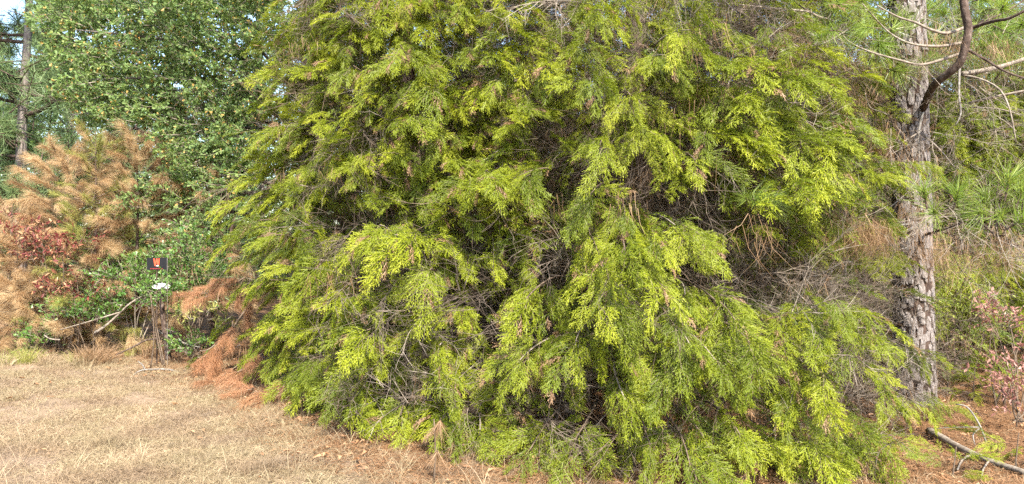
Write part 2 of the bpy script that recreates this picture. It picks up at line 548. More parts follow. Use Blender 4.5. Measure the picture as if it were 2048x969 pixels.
def leaf_twig(name, mats, n=16, L=.26, ll=.052, lw=.032, odd=.06, lobes=True, thick=.0035, flat=.65):
    b = MB()
    ax = curve3(Vector((0, 0, 0)), Vector((L * .5, U(-.04, .04), .03)), Vector((L, U(-.05, .05), U(-.03, .04))), 5)
    b.tube(ax, [thick * (1 - .15 * k) for k in range(5)], 3, 1, cap=False)
    side_axes = []
    for j in range(3):
        p = ax[1 + j]
        e = p + Vector((U(.04, .09), U(.05, .11) * (1 if j % 2 else -1), U(-.02, .06)))
        b.tube([p, p.lerp(e, .5) + rv(.01), e], [.002, .0016, .001], 3, 1, cap=False)
        side_axes.append((p, e))
    for i in range(n):
        if i % 2 and side_axes:
            a, e = side_axes[int(rng.integers(0, 3))]; p = a.lerp(e, U(.3, 1))
            fw = (e - a).normalized()
        else:
            f = (.25 + .75 * i / (n - 1)) * 3.99; k = int(f)
            p = ax[k].lerp(ax[k + 1], f - k); fw = (ax[k + 1] - ax[k]).normalized()
        d = fw * U(.3, 1) + rv(.9)
        up = Vector((U(-.6, .6), U(-.9, .4), 1)) if rng.random() < flat else rv(1)
        sc = U(.7, 1.2)
        b.leaf(p, d, up, ll * sc, lw * sc, 2 if rng.random() < odd else 0, U(0, 1), fold=U(.05, .35), lobes=lobes)
    return b.mesh(name, mats)
OAK = [leaf_twig('oak_twig_%d' % i, ['oak', 'twig_grey', 'leaf_yellow'], n=34, ll=.047, lw=.029, odd=.025) for i in range(6)]
OAKS = [leaf_twig('sapling_twig_%d' % i, ['oak_bright', 'twig_grey', 'leaf_yellow'], n=17, odd=.04) for i in range(4)]
REDT = [leaf_twig('red_twig_%d' % i, ['red_leaf', 'twig_brown', 'dead_leaf'], n=15, ll=.065, lw=.026, odd=.2, lobes=False) for i in range(3)]
PINKT = [leaf_twig('pink_twig_%d' % i, ['pink_leaf', 'twig_brown', 'leaf_yellow'], n=16, ll=.042, lw=.024, odd=.08, lobes=False) for i in range(3)]
LIMET = [leaf_twig('lime_twig_%d' % i, ['lime_leaf', 'twig_brown', 'leaf_yellow'], n=9, ll=.038, lw=.024, odd=.05, lobes=False) for i in range(3)]

rng = np.random.default_rng(101)
# ------------------------------------------------------------------ the ground
def build_ground():
    def axis(lo, hi, step, far):
        a = list(np.arange(lo, hi + 1e-6, step))
        s = step; x = hi
        while x < far:
            s *= 1.5; x += s; a.append(x)
        s = step; x = lo
        while x > -far:
            s *= 1.5; x -= s; a.insert(0, x)
        return np.array(a)
    xs = axis(-11, 8, .16, 700); ys = axis(1.5, 16, .16, 700)
    X, Y = np.meshgrid(xs, ys)
    Z = gz(X, Y)
    far = np.clip((np.hypot(X, Y - 8) - 14) / 20, 0, 1)
    Z = Z * (1 - far) + rng.normal(0, .006, X.shape) * (1 - far)
    nx, ny = len(xs), len(ys)
    V = np.stack([X, Y, Z], -1).reshape(-1, 3)
    idx = np.arange(nx * ny).reshape(ny, nx)
    Q = np.stack([idx[:-1, :-1], idx[:-1, 1:], idx[1:, 1:], idx[1:, :-1]], -1).reshape(-1, 4)
    me = bpy.data.meshes.new('ground')
    me.from_pydata(V.tolist(), [], Q.tolist())
    wob = .25 * np.sin(X * 2.1) + .15 * np.sin(X * 5.3 + 1)
    depth = Y - treeline(X) - wob
    straw = np.clip((depth + .7) / .9, 0, 1)
    a = me.attributes.new('straw', 'FLOAT', 'POINT'); a.data.foreach_set('value', straw.ravel().astype(np.float32))
    m, nt, out = new_mat('ground_soil_and_thatch')
    tc = nt.nodes.new('ShaderNodeTexCoord')
    n1 = nt.nodes.new('ShaderNodeTexNoise'); n1.inputs['Scale'].default_value = 2.2; n1.inputs['Detail'].default_value = 8; n1.inputs['Roughness'].default_value = .7
    n2 = nt.nodes.new('ShaderNodeTexNoise'); n2.inputs['Scale'].default_value = 55; n2.inputs['Detail'].default_value = 5
    nt.links.new(tc.outputs['Object'], n1.inputs['Vector']); nt.links.new(tc.outputs['Object'], n2.inputs['Vector'])
    add = nt.nodes.new('ShaderNodeMix'); add.data_type = 'FLOAT'; add.inputs[0].default_value = .5
    nt.links.new(n1.outputs['Fac'], add.inputs[2]); nt.links.new(n2.outputs['Fac'], add.inputs[3])
    r1 = ramp_node(nt, [(.33, (.11, .076, .054)), (.5, (.19, .135, .09)), (.68, (.27, .20, .135))])
    r2 = ramp_node(nt, [(.33, (.075, .040, .023)), (.5, (.13, .072, .040)), (.68, (.20, .12, .066))])
    nt.links.new(add.outputs[0], r1.inputs[0]); nt.links.new(add.outputs[0], r2.inputs[0])
    at = nt.nodes.new('ShaderNodeAttribute'); at.attribute_name = 'straw'
    mx = nt.nodes.new('ShaderNodeMix'); mx.data_type = 'RGBA'
    nt.links.new(at.outputs['Fac'], mx.inputs[0]); nt.links.new(r1.outputs[0], mx.inputs[6]); nt.links.new(r2.outputs[0], mx.inputs[7])
    bs = nt.nodes.new('ShaderNodeBsdfPrincipled'); bs.inputs['Roughness'].default_value = .95; bs.inputs['Specular IOR Level'].default_value = .1
    nt.links.new(mx.outputs[2], bs.inputs['Base Color'])
    bp = nt.nodes.new('ShaderNodeBump'); bp.inputs['Strength'].default_value = .7; bp.inputs['Distance'].default_value = .03
    nt.links.new(n2.outputs['Fac'], bp.inputs['Height']); nt.links.new(bp.outputs[0], bs.inputs['Normal'])
    nt.links.new(bs.outputs[0], out.inputs[0])
    me.materials.append(m)
    g = link('ground', me)
    tag(g, 'dry roadside verge turning to rust brown needle litter under the trees', kind='structure')
build_ground()

def grass_patch(name, n=30, rad=.12, h=.07, lie=1.0, mat='grass', w=.0032):
    b = MB()
    for i in range(n):
        a = U(0, 6.283); r = rad * math.sqrt(U(0, 1))
        p = Vector((math.cos(a) * r, math.sin(a) * r, -.005))
        ln = h * U(.5, 1.7)
        d = Vector((U(-1, 1) * lie, U(-1, 1) * lie, U(.12, .9)))
        d.normalize()
        e = p + d * ln; e.z = max(e.z - ln * .3 * lie, .004)
        b.strip([p, p + d * (ln * .5), e], w, 0, U(0, 1))
    return b.mesh(name, [mat])
GRASS = [grass_patch('grass_patch_%d' % i) for i in range(5)]
GRASS_TALL = [grass_patch('grass_tall_%d' % i, n=20, rad=.06, h=.17, lie=.55) for i in range(3)]

def litter_patch(name, n=26):
    b = MB()
    for i in range(n):
        p = Vector((U(-.16, .16), U(-.16, .16), U(.002, .022)))
        a = U(0, 6.283); d = Vector((math.cos(a), math.sin(a), U(-.06, .06)))
        c = p + d * U(.07, .10)
        bend = Vector((-d.y, d.x, 0)) * U(-.03, .03)
        b.strip([p - d * .08, p + bend, c], .0045, 0, U(0, 1), side=Vector((0, 0, 1)))
    return b.mesh(name, ['litter'])
LITTER = [litter_patch('litter_%d' % i) for i in range(4)]

def dead_leaf_mesh(name):
    b = MB()
    for i in range(3):
        p = Vector((U(-.1, .1), U(-.1, .1), U(.006, .02)))
        a = U(0, 6.283)
        b.leaf(p, Vector((math.cos(a), math.sin(a), U(-.1, .35))), Vector((U(-.4, .4), U(-.4, .4), 1)), U(.045, .08), U(.025, .045), 0, U(0, 1), fold=U(.1, .5))
    return b.mesh(name, ['dead_leaf'])
DLEAF = [dead_leaf_mesh('fallen_leaves_%d' % i) for i in range(4)]

def ground_cover():
    # dry grass on the verge, denser towards the lens because it shows larger there
    P = []; E = []; S = []
    n = 0
    while n < 17500:
        y = 3.6 + 11 * rng.random() ** 1.5
        x = U(-.92, .62) * (y + .4)
        d = y - treeline(x)
        if d > -.55 + .7 * rng.random() and rng.random() > .08:
            continue
        if d > 1.2:
            continue
        thin = math.sin(x * 1.9 + 1.3 * math.sin(y * 1.1)) + math.sin(y * 2.3 + 1.7 * math.sin(x * .8)) + .6 * math.sin(x * 5 + y * 3)
        if thin < -1.0 and rng.random() < .75:
            continue
        P.append((x, y, float(gz(x, y)))); E.append((U(-.15, .15), U(-.15, .15), U(0, 6.28))); S.append(U(.55, 1.25)); n += 1
    tag(scatter('dry_grass', GRASS, P, E, S), 'flattened straw coloured grass covering the open verge', 'grass')
    P = []; E = []; S = []
    for _ in range(1100):
        y = 4.2 + 8 * rng.random(); x = U(-.78, .3) * y
        d = y - treeline(x)
        if d > .5 or (d < -1.2 and rng.random() > .45):
            continue
        P.append((x, y, float(gz(x, y)))); E.append((0, 0, U(0, 6.28))); S.append(U(.35, 1.1))
    tag(scatter('grass_stalks', GRASS_TALL, P, E, S), 'thin upright pale stalks along the edge of the trees', 'grass')
    P = []; E = []; S = []
    n = 0
    while n < 11000:
        y = U(4.8, 13); x = U(-.85, .98) * y
        d = y - treeline(x)
        if d < -.9 or (d < -.3 and rng.random() < .6):
            continue
        P.append((x, y, float(gz(x, y)))); E.append((U(-.1, .1), U(-.1, .1), U(0, 6.28))); S.append(U(.7, 1.3)); n += 1
    tag(scatter('pine_straw', LITTER, P, E, S), 'rust brown fallen pine needles under the cedars', 'pine straw')
    P = []; E = []; S = []
    for _ in range(1500):
        y = 4 + 9 * rng.random(); x = U(-.75, .75) * y
        d = y - treeline(x)
        if d < -.8 and rng.random() > .10:
            continue
        P.append((x, y, float(gz(x, y)) + .02)); E.append((U(-.2, .2), U(-.2, .2), U(0, 6.28))); S.append(U(.6, 1.1))
    tag(scatter('fallen_leaves', DLEAF, P, E, S), 'scattered dry tan leaves on the ground near the trees', 'leaves')
ground_cover()

rng = np.random.default_rng(102)
# ------------------------------------------------------------------ cedars
HOLES = [  # places where the foliage opens on bare twigs: centre and half size on the picture
    (718, 545, 62, 40), (850, 612, 80, 30), (690, 415, 50, 24), (925, 390, 45, 50), (790, 340, 55, 22), (975, 80, 32, 70),
    (1040, 170, 30, 60), (1085, 270, 38, 55), (1095, 540, 48, 42), (1000, 690, 75, 55), (940, 760, 60, 28), (700, 690, 55, 25),
    (1000, 480, 26, 50), (880, 700, 34, 24), (1060, 640, 26, 40),
    (1270, 335, 55, 55), (1350, 385, 45, 36), (1500, 540, 75, 62), (1410, 530, 24, 20), (1440, 775, 50, 34), (1315, 795, 36, 36),
    (1375, 850, 36, 26), (1505, 85, 50, 50), (1620, 90, 60, 60), (1640, 190, 40, 30), (1740, 300, 55, 40), (1120, 760, 36, 30),
    (1100, 850, 40, 60), (1620, 540, 80, 45), (1720, 530, 50, 60), (1180, 560, 24, 22), (1340, 690, 40, 24),
    (1250, 960, 60, 20), (1120, 330, 26, 40), (1560, 420, 40, 30), (1700, 440, 60, 40), (1490, 330, 22, 22), (1180, 230, 18, 24),
    (1090, 800, 120, 62), (1190, 940, 60, 30), (940, 660, 60, 40), (660, 480, 34, 30), (770, 250, 40, 26), (1330, 330, 40, 40), (1150, 620, 30, 30), (760, 720, 30, 18), (640, 540, 24, 26), (600, 620, 26, 30), (840, 480, 20, 26),
]

def tree_trunk(name, parent, pts, rad, mat, sides=12, wob=.06):
    b = MB()
    b.tube(pts, rad, sides, 0, wob=wob)
    return link(name, b.mesh(name, [mat], smooth=True), parent)

def cedar(label, base, height, radius, fronts, templates, lean, droop, inner, sidefade=1.0, inner_tpl=None, brown_n=30, twig_n=160, cut=True, low=0.15):
    """a cedar: trunk, boughs with their sprays where they show, the foliage further in, bare twigs"""
    base = Vector(base)
    t = thing('cedar_tree', base, label, 'tree', 'cedars along the verge')
    H = height
    pts = [Vector((.05 * math.sin(k), .04 * math.cos(k * 1.7), H * k / 9)) for k in range(10)]
    tree_trunk('trunk', t, pts, [.13 * (1 - .92 * k / 9) + .006 for k in range(10)], 'cedar_bark', wob=.14)
    count = 0
    rest = []
    for (px, py, size, near, side) in fronts:
        Y = face(px, py) - near
        tip = W(px, py, Y) - base
        if tip.z < low:
            tip.z = low
        out = Vector((tip.x, tip.y, 0))
        if count >= 300:
            rest.append((tip, size, side)); continue
        if out.length < .2:
            out = Vector((0, -1, 0))
        od = out.normalized()
        reach = min(out.length * .85, U(.75, 1.2) * (size + .15))
        od = (od + Vector((side * .8, -.8, 0))).normalized()
        st = tip - od * reach + Vector((0, 0, lean * reach * U(.7, 1.3)))
        st.z = max(st.z, .12)
        mid = st.lerp(tip, .55) + Vector((U(-.06, .06), U(-.06, .06), .10 * reach if droop > .2 else -.05 * reach))
        cv = curve3(st, mid, tip, 7)
        loc = st
        b = MB()
        b.tube([c - loc for c in cv], [.014 * size - .0016 * k * size for k in range(7)], 4, 0)
        bo = link('bough', b.mesh('bough', ['twig_brown' if rng.random() < .8 else 'twig_grey'], smooth=True), t, loc)
        ns = 5
        sdv = Vector((0, 0, 1)).cross(od)
        for k in range(ns):
            f = (5.6, 4.7, 4.3, 3.4, 2.9)[k]; q = int(f)
            p = cv[q].lerp(cv[q + 1], f - q)
            d = (cv[6] - cv[4]).normalized() + sdv * (0, .75, -.75, .95, -.95)[k] * U(.6, 1.2) + rv(.12)
            d = d.normalized() + Vector((side, 0, -droop * U(-.5, 2.2) if droop > 0 else -droop * U(.1, 1.2)))
            s = size * U(.85, 1.2)
            link('spray', templates[int(rng.integers(0, len(templates)))], bo, p - loc, aim(d, U(-1.1, 1.1)), s)
            count += 1
    if rest:
        P = []; E = []; S = []
        for tip, size, side in rest:
            od = (Vector((tip.x, tip.y, 0)).normalized() + Vector((0, -.8, 0))).normalized(); sdv = Vector((0, 0, 1)).cross(od)
            for k in range(4):
                d = od + sdv * U(-.8, .8) + Vector((side, 0, -droop * U(-.4, 2.0)))
                P.append(tip - od * (.10 * k + .15) + sdv * U(-.15, .15) + rv(.06)); E.append(tuple(aim(d, U(-.5, .5)))); S.append(size * U(.85, 1.2))
        scatter('outer_foliage', templates, P, E, S, t)
    # further in: spread through the crown, behind the boughs in front
    P = []; E = []; S = []
    tries = 0
    while len(P) < inner and tries < inner * 12:
        tries += 1
        z = (U(0, 5.2) if rng.random() < .85 else U(5.2, H)) + low
        if z > H * .97: continue
        rr = radius * (1 - z / H) ** .75
        a = U(0, 6.283); r = rr * math.sqrt(U(.06, 1))
        q = Vector((math.cos(a) * r, math.sin(a) * r, z)); w = base + q
        px = 1024 + w.x / w.y * FPX; py = 484.5 - (w.z - CAMZ) / w.y * FPX
        if 1765 < px < 1885 and w.y < 7.9: continue
        if cut:
            if w.y < face(px, max(py, -60)) + .25: continue
            hole = any(((px - hx) / rx) ** 2 + ((py - hy) / ry) ** 2 < 1.1 for hx, hy, rx, ry in HOLES)
            if hole and rng.random() > .08: continue
        P.append(q); d = Vector((math.cos(a), math.sin(a) - .5, -droop * U(.3, 1.6))) + rv(.35)
        E.append(tuple(aim(d, U(-.6, .6)))); S.append(U(.8, 1.35))
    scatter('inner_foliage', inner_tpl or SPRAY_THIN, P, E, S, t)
    P = []; E = []; S = []
    while len(P) < twig_n:
        z = H * .72 * U(0, 1) ** 1.3 + .1; rr = radius * (1 - z / H) ** .75
        a = U(0, 6.283); r = rr * (.05 + (.72 if z < 1.6 else .52) * math.sqrt(U(0, 1)))
        wx = base.x + math.cos(a) * r; wy = base.y + math.sin(a) * r
        if wx / wy * FPX + 1024 < 700 or (wy < 7.9 and 1745 < wx / wy * FPX + 1024 < 1905): continue
        P.append((math.cos(a) * r, math.sin(a) * r, z))
        E.append(tuple(aim(Vector((math.cos(a), math.sin(a), U(-.5, .4))) + rv(.5), U(0, 6.28)))); S.append(U(.7, 1.6))
    scatter('dead_twigs', TWIG_FINE + TWIG_GREY[:1] + TWIG_BROWN[:1], P, E, S, t)
    if brown_n:
        P = []; E = []; S = []
        for _ in range(brown_n):
            z = H * .6 * U(.05, 1); rr = radius * (1 - z / H) ** .75
            a = U(0, 6.283); r = rr * U(.3, .95)
            P.append((math.cos(a) * r, math.sin(a) * r, z)); E.append((0, 0, U(0, 6.28))); S.append(U(.6, 1.3))
        scatter('caught_straw', STRAW, P, E, S, t)
    return t

POLY_A = [(690, -30), (1085, -30), (1090, 200), (1060, 420), (1080, 600), (1000, 850), (960, 885), (720, 875), (660, 810), (600, 790), (540, 715), (520, 620), (495, 540), (500, 400), (530, 300), (555, 160), (610, 110), (615, 30)]
POLY_B = [(1110, -30), (1400, -30), (1390, 200), (1470, 430), (1520, 640), (1570, 760), (1560, 960), (1020, 965), (1010, 800), (1000, 610), (1110, 560), (1090, 350), (1140, 120)]
POLY_C = [(1370, -30), (1560, -30), (1600, 60), (1710, 180), (1730, 420), (1640, 470), (1500, 430), (1400, 330)]
POLY_C2 = [(1520, 620), (1700, 590), (1760, 640), (1770, 860), (1800, 965), (1540, 965), (1560, 760)]

def fronts_from(poly, spacing, near=(0, .25), size=(.85, 1.2), side=0.0, keep=.05):
    return [(x, y, U(*size), U(*near), side + U(-.25, .25)) for x, y in darts(poly, spacing, HOLES, keep)]

fa = fronts_from(POLY_A, 56, near=(-.15, .2), size=(.75, 1.1))
fa += fronts_from([(505, 385), (600, 330), (640, 600), (640, 790), (610, 780), (550, 715), (505, 560)], 44, near=(-.1, .2), size=(.7, 1.0), side=-.15)
fa += fronts_from([(545, 140), (620, 30), (700, -20), (720, 330), (600, 340), (520, 385)], 44, near=(-.1, .2), size=(.7, 1.0), side=-.15)
for (x, y) in [(600, 460), (640, 520), (600, 370), (690, 590), (735, 660), (745, 690), (880, 690), (900, 730), (860, 540), (940, 360), (975, 340), (1060, 350), (790, 470), (830, 470), (760, 450),
               (620, 720), (690, 760), (710, 830), (800, 830), (900, 840), (960, 860), (550, 470), (540, 560), (520, 440), (850, 130), (800, 90), (870, 170), (640, 150), (660, 240), (560, 250), (570, 130), (820, 230)]:
    fa.append((x, y, U(.95, 1.15), U(.25, .45), U(-.25, .25)))
fa = fronts_from([(620, -30), (1085, -30), (1080, 330), (540, 330)], 56, near=(-.2, .15), size=(.65, .9), keep=.1) + fa
fb = fronts_from(POLY_B, 112, near=(-.3, .05), size=(.65, .9), side=.15) + fronts_from([(1090, -30), (1420, -30), (1420, 260), (1300, 300), (1130, 300)], 62, near=(-.3, .1), size=(.6, .85), side=.1)
for (x, y) in [(1200, 20), (1150, 90), (1180, 160), (1260, 190), (1330, 110), (1380, 60), (1310, 270), (1200, 290), (1390, 320), (1180, 390), (1250, 430), (1350, 450), (1400, 470), (1040, 350),
               (1050, 600), (1200, 520), (1290, 550), (1370, 590), (1430, 600), (1470, 640), (1230, 620), (1150, 690), (1040, 720), (1240, 700), (1280, 720), (1380, 690), (1430, 720), (1500, 690), (1250, 800),
               (1330, 740), (1150, 880), (1060, 900), (1300, 890), (1420, 900), (1480, 870), (1380, 930), (1180, 470), (1220, 570), (1310, 480), (1250, 500), (1340, 640), (1420, 650)]:
    fb.append((x, y, U(.72, 1.0), U(.2, .6), U(-.15, .35) if x > 1150 else U(-.4, .1)))
fc = fronts_from(POLY_C, 60, near=(-.6, -.1), size=(.6, .9), side=.1) + fronts_from(POLY_C2, 110, near=(-.3, .05), size=(.65, .9), side=.2)
for (x, y) in [(1440, 110), (1490, 180), (1430, 270), (1470, 230), (1540, 130), (1580, 150), (1540, 290), (1600, 260), (1640, 270), (1660, 330), (1620, 370)]:
    fc.append((x, y, U(.95, 1.2), U(-.1, .2), U(0, .5)))
for (x, y) in [(1620, 610), (1690, 605), (1730, 610), (1570, 650), (1630, 700), (1700, 690), (1640, 750), (1570, 780), (1620, 810), (1690, 840), (1640, 880), (1720, 910), (1600, 900), (1780, 900), (1740, 860)]:
    fc.append((x, y, U(.7, .95), U(.1, .5), U(-.15, .3)))
fc += [(x, y, U(.45, .7), -1.2 + U(-.5, .3), U(-.3, .3)) for x, y in darts([(1470, 440), (1790, 430), (1770, 600), (1520, 610)], 52, HOLES, .55)]
fc += [(x, y, U(.55, .8), -1.3 + U(-.4, .3), U(-.3, .3)) for x, y in darts([(1540, -20), (1775, -20), (1775, 480), (1600, 480)], 52, HOLES, .3)]
for (x, y) in [(1790, 700), (1830, 705), (1870, 715), (1760, 690), (1850, 815), (1885, 810), (1810, 830), (1790, 330), (1775, 270), (1775, 505), (1800, 525), (1850, 330)]:
    fc.insert(0, (x, y, U(.45, .6), -U(.7, 1.2), U(.1, .5)))
print('boughs', len(fa), len(fb), len(fc))

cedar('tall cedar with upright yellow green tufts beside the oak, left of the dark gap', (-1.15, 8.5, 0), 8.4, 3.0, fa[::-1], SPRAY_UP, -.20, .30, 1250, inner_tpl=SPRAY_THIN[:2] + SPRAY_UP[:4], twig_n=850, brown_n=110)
cedar('big drooping cedar whose bright low boughs sweep to the ground in the middle', (1.25, 7.5, 0), 8.2, 2.7, fb[::-1], SPRAY_DROOP + SPRAY_UP[:4], .10, .34, 800, twig_n=1300, brown_n=260)
cedar('cedar with hanging sprays reaching in front of the thick pine trunk', (2.75, 8.7, 0), 7.8, 2.6, fc[:12] + fc[:11:-1], SPRAY_DROOP + SPRAY_UP[:2], .10, .34, 1000, twig_n=850, brown_n=340)
fd = [(x, y, U(.9, 1.25), -4.2 + U(-.5, .3), U(-.2, .3)) for x, y in darts([(1860, 180), (2130, 190), (2130, 345), (1860, 345)], 24)] + \
     [(x, y, U(.8, 1.1), -3.4 + U(-.5, .3), U(-.2, .3)) for x, y in darts([(1870, 500), (2110, 490), (2110, 615), (1880, 610)], 30)]
cedar('shaded cedar standing behind the thick pine trunk at the right edge', (6.6, 11.2, 0), 6.0, 2.6, fd, SPRAY_DROOP, .15, .35, 1000, cut=False, twig_n=160, brown_n=60)

# ------------------------------------------------------------------ pieces used by every leafy plant
def crown_parts(t, base, name, templates, spots, limit=300, rest_name=None):
    """twigs or tufts of one plant: the largest as parts, what is left as one part"""
    spots = sorted(spots, key=lambda s: -s[2] / max((s[0] + base).y, 1))
    for p, d, s, roll in spots[:limit]:
        link(name, templates[int(rng.integers(0, len(templates)))], t, p, aim(d, roll), s)
    if spots[limit:]:
        r = spots[limit:]
        scatter(rest_name or 'crown', templates, [q[0] for q in r], [tuple(aim(q[1], q[3])) for q in r], [q[2] for q in r], t)

def limb(t, base, name, pts, r0, r1, mat, sides=6, wob=.08):
    """a tapering limb through world points"""
    loc = pts[0] - base
    n = len(pts)
    P = []
    for k in range(n - 1):
        for q in range(3):
            f = q / 3
            a = pts[max(k - 1, 0)]; b_ = pts[k]; c = pts[k + 1]; d = pts[min(k + 2, n - 1)]
            P.append(.5 * ((2 * b_) + (c - a) * f + (2 * a - 5 * b_ + 4 * c - d) * f * f + (3 * b_ - a - 3 * c + d) * f ** 3))
    P.append(pts[-1])
    m = len(P)
    b = MB()
    b.tube([p - pts[0] for p in P], [r0 + (r1 - r0) * k / (m - 1) for k in range(m)], sides, 0, wob=wob)
    return link(name, b.mesh(name, [mat], smooth=True), t, loc), pts[0]

rng = np.random.default_rng(103)
# ------------------------------------------------------------------ the oak
def oak():
    base = Vector((-3.35, 12.6, 0))
    t = thing('oak_tree', base, 'wide green leafed oak spreading over the rust brown pines', 'tree')
    tree_trunk('trunk', t, [Vector((.05 * math.sin(k * 1.3), 0, k * .9)) for k in range(9)], [.19 * (1 - .09 * k) for k in range(9)], 'oak_bark', wob=.08)
    ends = [(150, 60, 11.0), (180, 160, 11.2), (140, 230, 11.6), (310, 235, 11.2), (330, 180, 11.2), (420, 60, 11.0), (400, 250, 11.3), (275, 410, 11.3), (350, 395, 11.3), (440, 350, 10.9), (300, 20, 11.5), (540, 100, 11.2), (540, 250, 11.0), (430, 140, 11.4)]
    for px, py, Y in ends:
        e = W(px, py, Y)
        z0 = max(1.2, min(e.z - .6 + U(-.3, .3), 6.5))
        a = base + Vector((0, 0, z0))
        m1 = a.lerp(e, .35) + Vector((U(-.2, .2), U(-.2, .2), .35)); m2 = a.lerp(e, .7) + Vector((U(-.2, .2), U(-.2, .2), .2))
        limb(t, base, 'limb', [a, m1, m2, e], .05, .008, 'oak_bark')
    poly = [(100, -40), (640, -40), (610, 120), (560, 170), (540, 290), (500, 400), (455, 430), (360, 410), (290, 430), (235, 410), (270, 385), (360, 360), (355, 270), (300, 245), (220, 245), (140, 205), (165, 140), (110, 60)]
    spots = []
    holes = [ (560, 95, 16, 18), (520, 140, 12, 12), (445, 40, 20, 34), (400, 372, 22, 20), (120, 120, 22, 30), (130, 200, 20, 20)]
    for layer, (sp, y0, y1) in enumerate([(12.5, 10.9, 11.5), (13.5, 11.3, 12.1), (16, 11.8, 12.8), (16, 12.4, 14.2)]):
        for x, y in darts(poly, sp, holes, .2, 9000):
            p = W(x, y, U(y0, y1)) - base
            d = Vector((p.x, p.y, U(-.2, .8))).normalized() + rv(.7)
            spots.append((p, d, U(1.0, 1.55), U(-1, 1)))
    crown_parts(t, base, 'leafy_twig', OAK, spots, 300, 'crown')
    # the part of the crown above the picture and round the back
    P = []; E = []; S = []
    for _ in range(900):
        a = U(0, 6.28); r = 3.2 * math.sqrt(U(0.1, 1)); z = U(4.9, 7.6)
        if z > 7.8 - .25 * r * r * .6: continue
        P.append((math.cos(a) * r, math.sin(a) * r, z)); E.append(tuple(aim(rv(1) + Vector((0, 0, .4))))); S.append(U(1.1, 1.8))
    scatter('upper_crown', OAK, P, E, S, t)
    P = []; E = []; S = []
    for x, y in darts(poly, 62, holes, .4):
        p = W(x, y, U(11.2, 12.4)) - base
        P.append(p); E.append(tuple(aim(Vector((p.x, p.y, U(-.3, .5))) + rv(.5)))); S.append(U(.6, 1.3))
    scatter('bare_twigs', TWIG_GREY, P, E, S, t)
oak()

rng = np.random.default_rng(104)
# ------------------------------------------------------------------ tall pines behind
def far_pine(label, px, Y, r, H, tufts, zlo, reach, limbs=10, mat='needle_far', lean=0.0, tpl=None, cat='tree', ts=(1.2, 2.2), extra=()):
    base = Vector(((px - 1024) / FPX * Y, Y, 0))
    t = thing('pine_tree', base, label, cat, 'pines standing behind')
    tree_trunk('trunk', t, [Vector((lean * k / 10 + .03 * math.sin(k * 1.1), .03 * math.cos(k), H * k / 10)) for k in range(11)], [r * (1.08 - .85 * k / 10) for k in range(11)], 'far_bark', sides=10, wob=.07)
    P = []; E = []; S = []
    for i in range(limbs):
        z = zlo + (H - zlo) * (i + U(0, 1)) / limbs; a = U(0, 6.283)
        ln = reach * (1.1 - .75 * z / H) * U(.6, 1.15)
        st = base + Vector((lean * z / H, 0, z)); dv = Vector((math.cos(a), math.sin(a), U(-.05, .35)))
        e = st + dv * ln
        pts = [st, st.lerp(e, .4) + Vector((0, 0, -.08 * ln)), st.lerp(e, .75) + Vector((U(-.15, .15), U(-.15, .15), .02)), e + Vector((0, 0, .1))]
        limb(t, base, 'limb', pts, .018 + .016 * ln, .006, 'limb_dark', 5)
        for j in range(int(tufts / limbs)):
            f = U(.35, 1.05); q = st.lerp(e, f) + Vector((U(-.45, .45), U(-.45, .45), U(-.12, .3))) * (ln * .42)
            P.append(q - base); E.append(tuple(aim(dv + rv(.8) + Vector((0, 0, .35))))); S.append(U(*ts))
    for q in extra:
        P.append(q - base); E.append(tuple(aim(rv(1) + Vector((0, 0, .4))))); S.append(U(1.0, 1.9))
    scatter('crown', tpl or TUFT_FAR, P, E, S, t)
    return t
far_pine('tall grey pine with bare lower limbs at the left edge', 36, 18, .15, 11, 1000, 2.0, 3.2, 30, lean=.35, extra=[W(x, U(-20, 330), U(15.5, 19) if abs(x - 36) > 30 else U(18.4, 20)) for x in [U(-40, 190) for _ in range(120)]])
for lab, px, Y, r, H, n in [
    ('slender pine just right of the tall grey pine at the left edge', 150, 24, .15, 13, 300),
    ('distant pine behind the oak crown, farthest at the left', 330, 30, .18, 14, 360),
    ('distant pine partly outside the left edge', -60, 23, .17, 12, 300),
    ('pine behind the gap between oak and tufted cedar', 520, 21, .16, 12, 300),
    ('pine trunk behind the tufted cedar', 760, 17, .15, 12, 260),
    ('pine trunk behind the gap between the two big cedars', 1075, 16, .14, 12, 260),
    ('pine behind the drooping cedar', 1290, 15, .15, 12, 260),
    ('brown pine trunk showing high between drooping sprays', 1500, 12.5, .12, 11, 200),
    ('pine behind the dead white branches, left of the thick trunk', 1660, 15, .15, 12, 240),
    ('pine at the right edge behind the shaded cedar', 2010, 17, .17, 13, 320)]:
    far_pine(lab, px, Y, r, H, n * (3 if px < 500 else 1), 1.0, 3.0, 22, lean=U(-.3, .3))

rng = np.random.default_rng(105)
